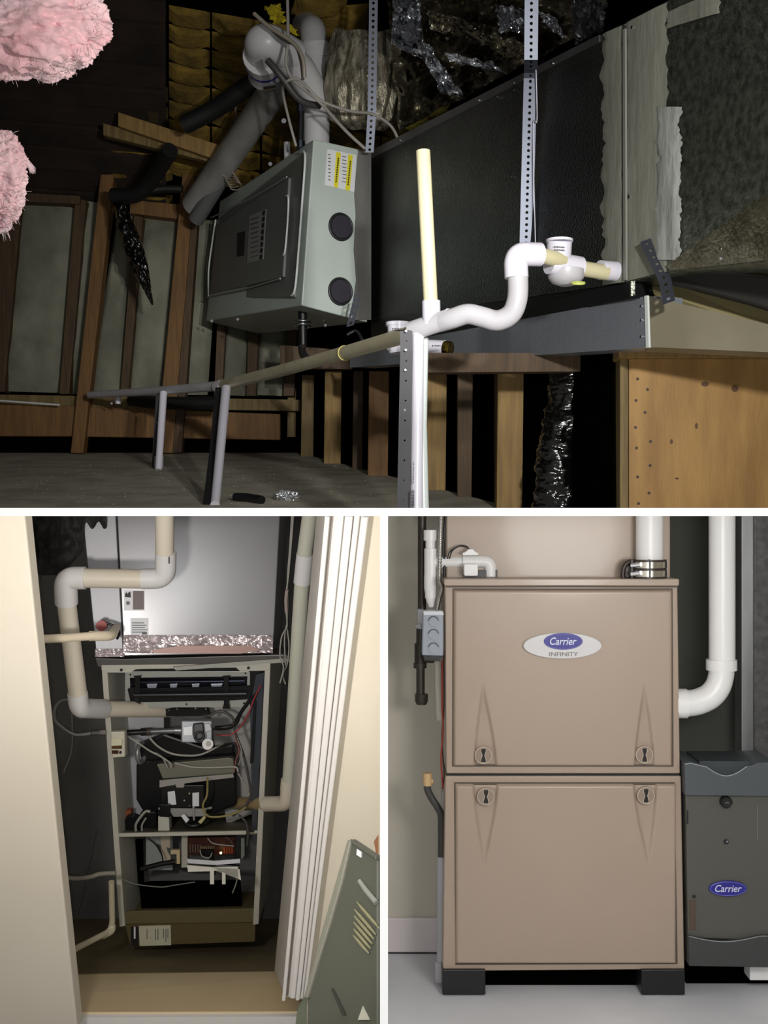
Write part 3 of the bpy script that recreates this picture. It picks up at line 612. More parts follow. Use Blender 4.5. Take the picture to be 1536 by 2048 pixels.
for y in (662, 700, 740, 820, 899, 940, 981): B().disc(W(812-(y-660)*.015, y, 3.318), (0, -1, 0), pr(2.5, 3.3), .002, 8).build('screw', M_screw, SS)
strap('support_strap', [W(437, 775, 5.35), W(427, 890, 4.9), W(413, 1008, 4.4)], pr(13, 5), M_strapd, 'dark strap behind the middle support leg', cell=pr(30, 5), hole=.15)
strap('support_strap', [W(318, 790, 6.0), W(309, 938, 6.0)], pr(12, 6), M_strapd, 'dark strap behind the far support leg', cell=pr(30, 6), hole=.15)
# straps
strap('hanging_strap', [W(1063, 0, 3.75), W(1062, 120, 3.8), W(1061, 150, 3.86), W(1052, 492, 3.95)], pr(27, 3.8), M_strap, 'long perforated steel strap hanging down the face of the big duct', cell=pr(12.2, 3.8), hole=.42)
cable([(1072, 140, 3.84), (1074, 240, 3.86), (1066, 260, 3.88), (1071, 490, 3.9)], 1.1, 'thin white wire running down beside the long strap', 3.8, M_pvc, 'wire', 'wire')
strap('hanging_strap', [W(747, 0, 5.0), W(744, 220, 5.1), W(739, 305, 5.15)], pr(17, 5.1), M_strap, 'perforated steel strap hanging to the corner between furnace and duct', cell=pr(11, 5.1), hole=.42)
strap('hanging_strap', [W(716, 588, 5.0), W(700, 652, 5.05)], pr(15, 5), M_strap, 'short bright strap below the lower vent plug', side=(1, 0, .25), cell=pr(12, 5), hole=.42)
strap('hanging_strap', [W(1292, 480, 3.27), W(1330, 560, 3.2), W(1338, 605, 3.16)], pr(26, 3.2), M_strap, 'bent perforated strap end hooked under the duct corner at right', side=(1, 0, .35), cell=pr(20, 3), hole=.35)
hang('bent_bracket', [(694, 670, 4.9), (712, 662, 4.9), (724, 678, 4.85)], pr(3, 4.9), M_strapd, 'small bent wire below the short bright strap', 'wire')
# black flex duct
bf = thing('black_flex_duct', 'shiny black ribbed flexible duct dropping below the lower duct', 'duct', W(1115, 1021, 3.9))
def bfx(u, v):
    a = -math.pi*.75+u*math.pi*1.5; y = 690+331*v; cx = 1150-30*v**1.3+6*math.sin(v*7); rx = 50+6*v
    k = 1+.02*math.sin(v*70+4*nz(u*3, v*5))+.16*nz(u*4, v*7, 1)+.09*nz(u*9, v*22, 4)+.05*nz(u*25, v*60, 7)
    return W(cx+rx*math.sin(a)*k, y, 4.0-pr(rx, 3.9)*math.cos(a)*k)
B().grid(bfx, 60, 160).build('sleeve', M_blackf, bf)
# floor items
tag(B().tube([fl(470, 1002)+Vector((0, 0, .014)), fl(495, 1004)+Vector((0, 0, .016)), fl(524, 1008)+Vector((0, 0, .014))], .016, 8).build('black_tube', M_blackp), 'short black tube lying on the attic floor right of the middle support leg', 'tube')
def ball(cx, cy, r):
    import bmesh
    bm = bmesh.new(); bmesh.ops.create_icosphere(bm, subdivisions=4, radius=1); o0 = fl(cx, cy)+Vector((0, 0, r*.45))
    vs = [o0+Vector((v.co.x*r*1.5, v.co.y*r, v.co.z*r*.55))*(1)+v.co*r*.5*(noise.noise(v.co*3)+.6*noise.noise(v.co*8)) for v in bm.verts]
    b = B().add(vs, [[q.index for q in f.verts] for f in bm.faces], False); bm.free(); return b
tag(ball(575, 1000, .030).build('foil_ball', M_foil), 'small crumpled ball of silver foil on the attic floor', 'foil')
wc = thing('white_clamp', 'tiny white pipe clip hanging under the far ledge', 'clip', W(236, 808, 6.6)); pipe('clip_body', [W(236, 792, 6.6), W(236, 808, 6.6)], pr(5.5, 6.6), M_pvc, wc); B().disc(W(224, 807, 6.6), (0, -1, 0), pr(2.5, 6.6), .01, 8).build('clip_screw', M_screw, wc); B().tube([W(236, 792, 6.6), W(240, 783, 6.62)], .002, 6).build('clip_wire', M_cable, wc)
b = B(); random.seed(9)
for k in range(160):
    x = random.uniform(30, 760); y = random.uniform(930, 1010); p = fl(x, y); s = random.uniform(.002, .006); a = random.random()*3
    b.prism([p+Vector((s*math.cos(a+q), s*math.sin(a+q)*.6, .001)) for q in (0, 2, 4)], (0, 0, .002))
o = stuff(b.build('sawdust', mat('dust', (150, 146, 134), .9))); tag(o, 'pale crumbs and sawdust scattered on the attic floor', 'debris')
tag(B().tube([W(120, 793+17, 6.8), W(-160, 790, 6.8)], .006, 6).build('bright_rail', M_trim), 'thin pale line of a rail at the far left ledge', 'rail')
# ================================================================ UTILITY ROOM (lower right)
ZR[0] = -9; ZR[1] = ZC-t
M_wallg = mat('greige_wall', (220, 216, 202), .85, 0, (212, 207, 192), 2, 2)
M_taupe = mat('taupe_paint', (172, 154, 138), .38, 0, (167, 149, 133), 2, 2, coat=.15)
M_dkwall = mat('dark_green_wall', (74, 76, 68), .8, 0, (66, 68, 62), 2, 2)
M_conc = mat('painted_concrete', (228, 230, 236), .35, 0, (212, 214, 220), 3, 5, .05, 20)
M_white = mat('bright_white', (240, 240, 240), .35)
Zf = ZC-966*2.85/F                                  # floor of the utility room
DW = 966*2.85/879                                   # back wall depth (baseboard foot at y 1903)
b = B(); b.box((t, .8, Zf-.03), (2.2, DW+.1, Zf)); struct(b.build('floor', M_conc))
b = B(); b.box((t, DW, Zf), (1.24*DW/3.1*.79-.33+.0, DW+.08, ZC-t)); b = B()
xw = (1340-768)/F*DW
b.box((t, DW, Zf), (xw, DW+.08, ZC-t)); struct(b.build('wall_back', M_wallg))
b = B(); b.box((xw, DW+.0, Zf), (2.2, DW+.08, ZC-t)); struct(b.build('wall_back', M_dkwall))
b = B(); b.box((1.85, .8, Zf), (1.93, DW+.1, ZC-t)); struct(b.build('wall_right', M_wallg))
b = B(); b.box((t, DW-.014, Zf), (xw-.05, DW, ZC+(1024-1833)*DW/F)); struct(b.build('baseboard_back', mat('base_white', (236, 228, 230), .5), None, bevel=.004))
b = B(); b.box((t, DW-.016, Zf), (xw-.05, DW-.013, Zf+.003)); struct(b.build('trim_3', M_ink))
DFR = 2.85; fp = FP(DFR)
uf = thing('taupe_furnace', 'tall taupe two-door furnace with a white oval badge in the bright room', 'furnace', (W(1128, 1985, DFR).x, DFR+.1, Zf))
b = B(); b.pp(fp, [(890, 1170), (1356, 1170), (1361, 1548), (893, 1548)], -.004, .20); b.build('upper_casing', M_taupe, uf, bevel=.003)
b = B(); b.pp(fp, [(891, 1553), (1363, 1553), (1370, 1940), (886, 1944)], -.004, .20); b.build('lower_casing', M_taupe, uf, bevel=.003)
b = B(); b.pp(fp, [(893, 1548), (1360, 1548), (1362, 1553), (893, 1553)], -.012, .15); b.build('door_gap', M_ink, uf)
b = B(); b.pp(fp, rr(888, 1157, 1356, 1171, 3), .012, .22); b.build('lid', M_taupe, uf, bevel=.002)
b = B(); b.pp(fp, [(892, 1171), (1354, 1171), (1354, 1175), (892, 1175)], .0, .004); b.build('lid_shadow_gap', mat('gap_brown', (86, 76, 66), .6), uf)
def tri(px, py, ax, ay, x0, x1, yb, soft=3.5):
    """depth 0..1 inside a triangle with its apex at (ax, ay) and its base x0..x1 at yb"""
    tt = (py-ay)/(yb-ay)
    if tt <= -.02: return 0
    tt = min(tt, 1.04)
    bulge = 1+.18*math.sin(math.pi*min(1, max(0, tt)))
    l = ax+(x0-ax)*tt*bulge; r_ = ax+(x1-ax)*tt*bulge
    e = min(px-l, r_-px)
    return max(0, min(1, e/soft))*min(1, max(0, tt)*2.2+.12)
def door(name, x0, y0, x1, y1, tris, parent):
    nu, nv = int((x1-x0)/2.6), int((y1-y0)/2.6)
    def h(px, py):
        e = min(px-x0, x1-px, py-y0, y1-py); q = min(1, max(0, e/4.)); q = math.sin(q*math.pi/2)
        z = .010*q
        for (ax, ay, a, c, yb) in tris: z -= .0088*tri(px, py, ax, ay, a, c, yb)
        return z
    b = B(); b.grid(lambda u, v: fp.at(x0+(x1-x0)*u, y0+(y1-y0)*v, -.003+h(x0+(x1-x0)*u, y0+(y1-y0)*v)), nu, nv)
    return b.build(name, M_taupe, parent)
du = door('upper_door', 907, 1179, 1344, 1532, [(964.5, 1354, 947, 994, 1532), (1288, 1356, 1267, 1309, 1532)], uf)
dl = door('lower_door', 911, 1568, 1352, 1927, [(968, 1742, 945, 997, 1566), (1296, 1740, 1265, 1314, 1566)], uf)
b = B(); b.pp(fp, [(905, 1177), (1346, 1177), (1348, 1534), (904, 1534)], -.0035, .002); b.build('door_shadow_gap', mat('gap_brown', (86, 76, 66), .6), du)
b = B(); b.pp(fp, [(908, 1565), (1350, 1565), (1356, 1929), (911, 1931)], -.0035, .002); b.build('door_shadow_gap', mat('gap_brown', (86, 76, 66), .6), dl)
M_knob = mat('taupe_knob', (150, 134, 120), .35); M_dkb = mat('knob_slot', (22, 16, 12), .5)
for (x, y, p) in ((966, 1509, du), (1287, 1508, du), (971, 1591, dl), (1290, 1589, dl)):
    g = B(); c = fp.at(x, y, .002); g.tube([c, c+fp.n*.008, c+fp.n*.010], [pr(17.5, 2.85), pr(17.5, 2.85), pr(15.5, 2.85)], 28)
    kn = g.build('latch_knob', M_knob, p)
    slot = [(x-5, y-13), (x+5, y-13), (x+5.5, y-9), (x+2.6, y), (x+5.5, y+9), (x+5, y+14), (x-5, y+14), (x-5.5, y+9), (x-2.6, y), (x-5.5, y-9)]
    B().pp(fp, slot, .0132, .003).build('slot', M_dkb, kn)
    B().tube([fp.at(a, e, .0128) for a, e in (slot[0], slot[9], (x-4, y-4), slot[8], (x-4, y+4), slot[7], slot[6], slot[5], slot[4], (x+4, y+4), slot[3], (x+4, y-4), slot[2], slot[1])], .0010, 6).build('slot_rim', mat('rim_light', (196, 182, 168), .35), kn)
    g = B(); g.torus(c+fp.n*.009, fp.n, pr(16.6, 2.85), .0012, 30, 6); g.build('knob_rim', mat('rim_light', (196, 182, 168), .35), kn)
M_navy = mat('badge_blue', (44, 40, 140), .35); M_bw = mat('badge_white', (212, 210, 212), .3); M_let = mat('badge_letter', (214, 220, 240), .4)
bd = B().pp(fp, ell(1123, 1290, 78, 26, 64), .018, .012).build('badge', M_bw, du, bevel=.002)
B().pp(fp, ell(1124, 1281, 38.5, 16.5, 56), .0195, .002).build('badge_oval', M_navy, bd)
b = B(); b.tube([fp.at(x, y, .0198) for x, y in ell(1124, 1281, 36.4, 14.6, 56)+[(1124+36.4, 1281)]], .0006, 5, caps=False); b.build('oval_line', mat('badge_line', (120, 124, 196), .4), bd)
text('lettering', 'Carrier', fp, 1124, 1280.5, 53, 15, M_let, bd, .0205, .25)
text('lettering', 'INFINITY', fp, 1125, 1306.5, 58, 8, mat('badge_grey', (120, 118, 116), .4), bd, .0188)
# feet and dark underside
for x0, x1 in ((885, 971), (1283, 1370)): B().pp(FP(DFR-.006), R(x0, 1940, x1, 1989.5), 0, .12).build('foot', M_blackp, uf, bevel=.002)
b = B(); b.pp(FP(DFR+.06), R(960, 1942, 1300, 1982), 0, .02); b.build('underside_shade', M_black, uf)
ufc = B().pp(FP(DFR+.06), R(892, 900+127, 1341, 1158), 0, .14).build('upper_plenum', M_taupe, None, bevel=.004); tag(ufc, 'taupe plenum box standing on top of the two-door furnace', 'plenum')
# ---- white vent with clamp
v1 = thing('vent_pipe', 'wide white vent pipe rising from the furnace lid behind a banded coupling', 'pipe', W(1300, 1157, DFR+.1))
DV = DFR+.02
pipe('pipe', [W(1299, 1027, DV), W(1299, 1150, DV)], pr(27, DV), M_white, v1, n=32)
cp = pipe('rubber_coupling', [W(1296, 1119, DV), W(1296, 1156, DV)], pr(35.5, DV), mat('rubber_brown', (52, 42, 38), .4), v1, n=36)
for y0, y1 in ((1123, 1135), (1140, 1152)):
    pipe('steel_band', [W(1296, y0, DV), W(1296, y1, DV)], pr(37, DV), mat('band_metal', (196, 190, 178), .25, 1), cp, n=36)
for x in (1300, 1332, 1264): B().pp(FP(DV-pr(38, DV)*math.sqrt(max(.05, 1-((x-1296)/38.)**2))), R(x-2, 1119, x+2, 1156), 0, .003).build('band_clip', M_blackp, cp)
for y in (1130, 1147): B().tube([W(1262, y+1, DV-.03), W(1280, y-1, DV-.038)], pr(4.5, DV), 10).build('band_screw', M_screw, cp)
B().tube([W(x, y, DV-.01) for x, y in ((1264, 1122), (1252, 1128), (1246, 1142), (1246, 1156))], pr(4.5, DV), 10, spline=5).build('coupling_ear', mat('rubber_brown', (52, 42, 38), .4), cp)
B().pp(FP(DV), R(1248, 1128, 1266, 1157), 0, .02).build('coupling_ear', mat('rubber_brown', (52, 42, 38), .4), cp, bevel=.004)
v2 = thing('intake_pipe', 'tall white pipe with a wide elbow entering the furnace right side', 'pipe', W(1364, 1405, DFR+.1))
D2 = DFR+.035
pipe('pipe', [W(1444, 1027, D2), W(1444, 1325, D2)], pr(26, D2), M_white, v2, n=32)
pipe('collar', [W(1443, 1319, D2), W(1443, 1340, D2)], pr(30.5, D2), M_white, v2, n=32)
q = [W(*p, D2) for p in ((1443, 1335), (1442, 1352), (1435, 1374), (1420, 1392), (1400, 1402), (1382, 1406), (1364, 1407))]
B().tube(cat(q, 5), [pr(25, D2), pr(26.5, D2)], 32).build('elbow', M_white, v2)
pipe('collar', [W(1350, 1407, D2), W(1373, 1407, D2)], pr(29.5, D2), M_white, v2, n=32)
# ---- sheet metal at the right
o = B().pb(R(1483, 1027, 1508, 1524), DFR+.12, .06).build('steel_stud', mat('brushed_zinc', (158, 160, 162), .45, .8, (120, 122, 124), 5, 4, 0, 60, (3, 3, .4)), None, bevel=.003); tag(o, 'bright upright zinc strip between the white pipe and the picture edge', 'strip')
o = B().pb(R(1508, 1027, 1640, 1524), DFR+.15, .09).build('return_drop', mat('speckled_zinc', (98, 98, 98), .45, .6, (78, 78, 80), 60, 4), None, bevel=.003); tag(o, 'dull speckled sheet metal duct above the dark cabinet at the right edge', 'duct')
# ---- dark air cleaner cabinet
M_dk = mat('charcoal_paint', (84, 84, 78), .45); M_dkc = mat('charcoal_cap', (78, 84, 88), .45); M_dks = mat('charcoal_skirt', (62, 64, 64), .45); M_dkh = mat('charcoal_edge', (150, 158, 160), .4)
ac = thing('air_cleaner', 'low charcoal cabinet with round knob and blue oval badge beside the furnace', 'cabinet', (W(1450, 1985, DFR).x, DFR+.1, Zf))
ap = FP(DFR-.01)
xR = 1540
body = B().pp(ap, [(1371, 1582), (xR, 1582), (xR, 1882), (1376, 1876)], 0, .16).build('door_panel', M_dk, ac, bevel=.003)
cap = [(1366, 1524), (1378, 1522), (1408, 1530), (1500, 1530), (1515, 1523), (xR+8, 1522), (xR+8, 1590), (1368, 1588)]
hc = [(1408, 1530)]+[(1408+(1490-1408)*k/12, 1530+19*math.sin(math.pi*k/12)) for k in range(1, 12)]+[(1490, 1530), (1500, 1529), (1515, 1523), (xR+8, 1522), (xR+8, 1590), (1368, 1588), (1366, 1524), (1378, 1522)]
B().pp(ap, hc, .014, .16).build('cap', M_dkc, ac, bevel=.0015)
B().pp(ap, [(1400, 1523), (1500, 1523), (1500, 1556), (1400, 1556)], -.004, .12).build('grip_recess', mat('recess', (58, 64, 68), .5), ac)
B().tube([ap.at(1408+(1490-1408)*k/16, 1530+19*math.sin(math.pi*k/16), .015) for k in range(17)], .0013, 6).build('grip_edge', M_dkh, ac)
B().tube([ap.at(x, y, .014) for x, y in ((1367, 1526), (1378, 1524), (1408, 1531))], .0011, 6).build('cap_edge', M_dkh, ac)
sk = [(1375, 1869)]+[(1375+(xR-1375)*k/14, 1869+11*math.sin(math.pi*min(1, k/12.))) for k in range(1, 14)]+[(xR, 1869), (xR, 1932), (1376, 1929)]
B().pp(ap, sk, .010, .16).build('skirt', M_dks, ac, bevel=.0015)
B().tube([ap.at(1375+(xR-1375)*k/20, 1869+11*math.sin(math.pi*min(1, k/20*14/12.)), .011) for k in range(20)], .0011, 6).build('skirt_edge', M_dkh, ac)
g = B(); c = ap.at(1450, 1602, 0); g.tube([c, c+ap.n*.015, c+ap.n*.018], [pr(11.8, DFR), pr(11.3, DFR), pr(9, DFR)], 26); kn = g.build('knob', mat('knob_dark', (30, 30, 30), .35), ac)
g = B(); c = ap.at(1449, 1602, .019)
for a in (-2.5, 0, 2.5): g.pp(ap, ell(1450+a, 1601+abs(a)*.4, 1.2, 1.2, 8), .019, .002)
g.f and stuff(g.build('knob_mark', mat('knob_mark', (120, 122, 118), .4), kn))
g = B(); c = ap.at(1452, 1683, 0); g.tube([c, c+ap.n*.005], pr(4.6, DFR), 16); g.build('lock', mat('knob_dark', (30, 30, 30), .35), ac)
g = B(); c = ap.at(1453, 1682, .005); g.tube([c, c+ap.n*.001], pr(1.8, DFR), 12); g.build('lock_centre', M_dkh, ac)
bd = B().pp(ap, ell(1455, 1776, 38, 15.5, 56), .006, .006).build('badge', M_navy, ac, bevel=.001)
b = B(); b.tube([ap.at(x, y, .0065) for x, y in ell(1455, 1776, 36, 13.6, 56)+[(1491, 1776)]], .0007, 5, caps=False); b.build('oval_line', mat('badge_line', (120, 124, 196), .4), bd)
text('lettering', 'Carrier', ap, 1455, 1775, 53, 14.5, M_let, bd, .0075, .25)
B().pp(ap, R(1373, 1620, 1376.5, 1648), .001, .002).build('slot', M_ink, ac); B().pp(ap, R(1378, 1800, 1392, 1860), .001, .001).build('rust_mark', mat('rust_faint', (84, 68, 58), .6), ac)
B().pp(ap, ell(1388, 1793, 4, 3, 12), .002, .002).build('screw', M_ink, ac)
B().pp(ap, R(1514, 1610, 1516, 1680), .001, .001).build('edge_line', mat('line_lt', (110, 110, 104), .5), ac)
for x0, x1 in ((1372, 1420), (1500, 1540)): pass
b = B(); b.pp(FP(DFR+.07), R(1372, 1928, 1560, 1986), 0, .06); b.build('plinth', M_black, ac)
o = B().pb(R(1500, 1934, 1560, 1961), DFR+.02, .05).build('white_block', M_white, None, bevel=.002); tag(o, 'white block under the charcoal cabinet at the right edge', 'block')
# ---- left of the furnace
DP = DFR+.12
bp = thing('gas_pipe', 'black iron gas pipe with drip leg and cap left of the taupe furnace', 'pipe', W(843, 1408, DP))
M_iron = mat('black_iron', (58, 54, 48), .4, .3)
pipe('pipe', [W(844, 1027, DP), W(844, 1222, DP)], pr(8.5, DP), M_iron, bp)
pipe('pipe', [W(841, 1255, DP), W(841, 1395, DP)], pr(8.5, DP), M_iron, bp)
pipe('union', [W(840, 1287, DP), W(840, 1334, DP)], pr(11, DP), M_iron, bp, n=8); pipe('union_ring', [W(840, 1326, DP), W(840, 1336, DP)], pr(13, DP), M_iron, bp, n=8)
pipe('branch', [W(844, 1318, DP), W(880, 1318, DP)], pr(8, DP), M_iron, bp)
pipe('cap', [W(843, 1388, DP), W(843, 1398, DP), W(843, 1408, DP)], [pr(13, DP), pr(13, DP), pr(10, DP)], M_iron, bp) if 0 else B().tube([W(843, 1388, DP), W(843, 1402, DP), W(843, 1409, DP)], [pr(13, DP), pr(13, DP), pr(10, DP)], 16).build('cap', M_iron, bp)
gv = thing('white_valve', 'small white valve on the black gas pipe beside the grey box', 'valve', W(840, 1262, DP-.01))
B().pb(R(835, 1219, 848, 1258), DP-.04, .03).build('body', M_pvcg, gv, bevel=.002); B().pb([(828, 1250), (842, 1247), (844, 1259), (832, 1257)], DP-.05, .02).build('lever', M_pvcg, gv, bevel=.002)
dw = thing('drain_assembly', 'white drain pipework with tee, arm and elbow at the furnace upper left', 'pipe', W(862, 1212, DP))
DD = DFR+.07
pipe('cap', [W(861, 1060, DD), W(861, 1081, DD)], pr(13.8, DD), M_white, dw, n=24); pipe('pipe', [W(861, 1080, DD), W(861, 1100, DD)], pr(10, DD), M_white, dw)
pipe('tee_body', [W(862, 1097, DD), W(862, 1153, DD)], pr(13.5, DD), M_white, dw, n=24); pipe('arm_socket', [W(862, 1124, DD), W(888, 1124, DD)], pr(13, DD), M_white, dw)
pipe('arm', [W(880, 1124, DD), W(960, 1124, DD-.01)], pr(11.5, DD), M_white, dw)
pipe('elbow', fillet([W(925, 1123, DD-.01), W(981, 1123, DD-.01), W(981, 1153, DD-.01)], .04), pr(12.5, DD), M_white, dw)
B().tube([W(861, 1150, DD), W(861, 1175, DD), W(862, 1200, DD), W(864, 1214, DD)], [pr(13, DD), pr(13, DD), pr(10, DD), pr(6, DD)], 18).build('trap', M_white, dw)
pipe('trap', [W(861, 1150, DD), W(862, 1196, DD)], pr(12, DD), M_white, dw)
fs = thing('float_switch', 'white float switch with ribbed cap on the drain arm', 'switch', W(940, 1157, DD))
B().pb(rr(928, 1128, 956, 1152, 3), DD-.05, .04).build('body', M_white, fs, bevel=.002)
B().pb([(924, 1107), (932, 1103), (937, 1098), (946, 1098), (951, 1103), (958, 1107), (956, 1111), (926, 1111)], DD-.045, .03).build('cap', M_white, fs, bevel=.002)
B().tube([W(x, y, DD-.03) for x, y in ((895, 1118), (900, 1103), (916, 1093), (932, 1094), (941, 1100))], .0016, 6, spline=5).build('lead', M_blackp, fs); B().tube([W(x, y, DD-.03) for x, y in ((899, 1118), (905, 1101), (922, 1091), (936, 1094))], .0016, 6, spline=5).build('lead', M_blackp, fs)
B().pb(R(926, 1140, 995, 1158), DD-.02, .05).build('base', M_blackp, fs)
ac2 = thing('armoured_conduit', 'ribbed steel flexible conduit dropping into the grey junction box', 'conduit', W(876, 1226, DD))
b = B(); path = cat([W(x, y, DFR+.05) for x, y in ((882, 1027), (880, 1100), (879, 1160), (884, 1175), (878, 1200), (873, 1224))], 30)
b.tube(path, [pr(4.8 if k % 3 else 3.4, DD) for k in range(len(path))], 10); b.build('armour', mat('conduit', (176, 174, 170), .3, .9), ac2)
cable([(891, 1027, DFR+.06), (887, 1090, DFR+.06), (889, 1140, DFR+.06), (887, 1180, DFR+.06)], 2.6, 'black wire running down behind the steel conduit', DD, M_blackp, 'wire', 'wire')
jb = thing('junction_box', 'grey junction box with three round knockouts beside the furnace', 'box', W(866, 1314, DFR+.05))
DJ = DFR+.0
B().pb([(846, 1227), (887, 1226), (887, 1312), (844, 1311)], DJ, .045).build('case', mat('box_grey', (150, 158, 170), .4), jb, bevel=.003)
B().pb([(846, 1222), (886, 1222), (888, 1231), (847, 1231)], DJ-.002, .04).build('lid', mat('box_lid', (206, 210, 216), .35), jb, bevel=.002)
for y in (1243, 1269, 1296): 
    kk = B().tube([W(867, y, DJ-.0005), W(867, y, DJ-.003)], pr(10, DJ), 24).build('knockout', mat('box_grey2', (142, 150, 162), .4), jb)
    B().tube([W(867+10*math.cos(a), y+10*math.sin(a), DJ-.0035) for a in [math.radians(-170+160*k/12) for k in range(13)]], .0012, 6).build('knockout_rim', mat('box_dk', (84, 88, 96), .4), kk)
tag(B().pb([(846, 1312), (885, 1312), (880, 1322), (850, 1320)], DJ+.005, .03).build('black_bracket', M_blackp), 'black bracket under the grey junction box', 'bracket')
cable([(876, 1322, DFR+.1), (877, 1380, DFR+.1), (880, 1440, DFR+.1)], 7.5, 'dull white tube behind the red wires below the junction box', DD, mat('tube_w', (206, 200, 190), .4), 'white_tube', 'tube')
cable([(885, 1320, DFR+.03), (884, 1400, DFR+.03), (886, 1460, DFR+.03), (882, 1520, DFR+.03), (886, 1575, DFR+.03)], 1.6, 'thin red wire hanging down the furnace left side', DD, mat('wire_red', (150, 50, 38), .5), 'wire', 'wire')
cable([(887, 1300, DFR+.04), (888, 1400, DFR+.04), (884, 1480, DFR+.04), (888, 1545, DFR+.04), (885, 1578, DFR+.03)], 1.4, 'thin brown wire twisted with the red wire at the furnace left side', DD, mat('wire_dk', (74, 50, 44), .5), 'wire', 'wire')
hs = thing('drain_hose', 'black drain hose with beige cap bending down beside the lower door', 'hose', W(880, 1712, DFR+.05))
DH = DFR+.06
B().tube([W(x, y, DH) for x, y in ((854, 1562), (855, 1578), (862, 1594), (874, 1613), (882, 1630), (883, 1660), (883, 1714))], pr(7.2, DH), 14, spline=4).build('hose', mat('hose_grey', (66, 66, 64), .5), hs)
pipe('cap', [W(855, 1546, DH), W(855, 1571, DH)], pr(9, DH), mat('cap_beige', (208, 176, 130), .5), hs); pipe('cap_spout', [W(856, 1563, DH), W(866, 1562, DH)], pr(5, DH), mat('cap_beige', (208, 176, 130), .5), hs)
wp = thing('white_standpipe', 'white pipe standing on the floor beside the furnace lower door', 'pipe', W(882, 1962, DH))
pipe('pipe', [W(883, 1713, DH), W(882, 1925, DH)], pr(8.5, DH), M_pvcg, wp); pipe('socket', [W(881, 1922, DH), W(881, 1962, DH+.0)], pr(11, DH), M_pvcg, wp); pipe('pipe', [W(889, 1583, DH+.03), W(889, 1715, DH+.03)], pr(6, DH), M_pvcg, wp)
# ================================================================ CLOSET (lower left)
LEAN = .30
def CW(px, py, d): return W(px, py, d*(1+LEAN*(py-1032)/1000*.5))
def CP(d):
    p = Pl(CW(0, 1032, d), CW(700, 1032, d), CW(350, 2032, d)); p.ext = Vector((0, 1, 0)); return p
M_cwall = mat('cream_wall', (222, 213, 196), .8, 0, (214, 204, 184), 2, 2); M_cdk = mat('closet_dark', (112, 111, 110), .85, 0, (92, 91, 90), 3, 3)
M_casing = mat('white_casing', (232, 228, 224), .4); M_sheet = mat('plenum_steel', (118, 117, 120), .24, .06, (112, 111, 114), 2, 2)
M_cab = mat('cabinet_grey', (190, 188, 176), .5, .1); M_cab2 = mat('cabinet_inner', (128, 126, 124), .5, .1, (110, 108, 106), 4, 3); M_cfl = mat('closet_floor', (120, 106, 76), .7, 0, (100, 88, 62), 4, 4)
M_pvcc = mat('ivory_pipe', (206, 198, 184), .35, 0, (198, 186, 166), 3, 3); M_pvcw = mat('pale_fitting', (206, 204, 204), .3)
M_sill = mat('sill_wood', (222, 202, 164), .5, 0, (212, 190, 150), 3, 3); M_greyw = mat('grey_wire', (150, 148, 140), .5)
def cpp(poly, d, thick=.01, out=0): return B().prism([CP(d).at(x, y, out) for x, y in poly], (0, thick, 0))
# shell
DBW = 3.45
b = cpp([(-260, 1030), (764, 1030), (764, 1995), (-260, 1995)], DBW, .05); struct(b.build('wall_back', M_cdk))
b = B(); b.box((-2.2, .8, ZC-2.2), (-2.1, 4.0, ZC-t)); struct(b.build('wall_left', M_cwall))
fa = [CW(120, 1948, 2.75), CW(570, 1942, 2.75), CW(700, 1842, DBW), CW(40, 1842, DBW)]
b = B(); b.prism([CW(-250, 1952, 2.72), CW(764, 1940, 2.72), CW(764, 1836, DBW), CW(-250, 1836, DBW)], (0, 0, -.05)); struct(b.build('floor', M_cfl))
b = B(); b.prism([CW(-300, 2026, 2.4), CW(761, 2022, 2.4), CW(761, 1938, 2.73), CW(-300, 1954, 2.73)], (0, 0, -.04)); struct(b.build('trim_4', M_sill))
b = cpp([(-300, 2037), (761, 2032), (761, 2120), (-300, 2120)], 2.38, .03); struct(b.build('trim_5', M_casing))
# left door edge and right casing
DLW = 2.25
b = cpp([(-320, 1026), (49, 1026), (155, 2060), (-320, 2060)], DLW, .05); struct(b.build('wall_left', mat('door_cream', (206, 198, 184), .7, 0, (198, 189, 173), 2, 2), None, bevel=.004))
def lx(xt, xb, y): return xt+(xb-xt)*(y-1032)/(2000-1032)
def vstrip(xt0, xb0, xt1, xb1, d, thick, m, name, yb=1985, out=0, par=None, bev=.0015, yb2=None):
    yb2 = yb2 or yb
    b = cpp([(lx(xt0, xb0, 1026), 1026), (lx(xt1, xb1, 1026), 1026), (lx(xt1, xb1, yb2), yb2), (lx(xt0, xb0, yb), yb)], d, thick, out)
    return b.build(name, m, par, bevel=bev)
DC = 2.3
struct(vstrip(737, 612, 764, 764, DC+.004, .05, M_cwall, 'wall_right', 2060))
cas = vstrip(650, 566, 738, 612, DC, .02, M_casing, 'trim_6', 1990, .004, yb2=1998); struct(cas)
for a0, b0, a1, b1, o_ in ((650, 564, 660, 571, .020), (672, 580, 688, 590, .012), (690, 591, 706, 599, .018), (708, 600, 720, 605, .012), (722, 606, 736, 611.5, .024)):
    vstrip(a0, b0, a1, b1, DC, .016, M_casing, 'moulding', 1990, o_, cas, .0025)
vstrip(662, 572, 667, 576, DC, .004, mat('groove', (150, 142, 134), .6), 'groove', 1988, .006, cas, 0)
jq = [CW(lx(633, 549, 1026), 1026, 2.62), CW(652, 1026, DC+.01), CW(567, 1985, DC+.01), CW(549, 1940, 2.68)]
b = B(); b.prism(jq, (.03, 0, 0)); struct(b.build('trim_7', mat('jamb', (196, 190, 184), .5)))
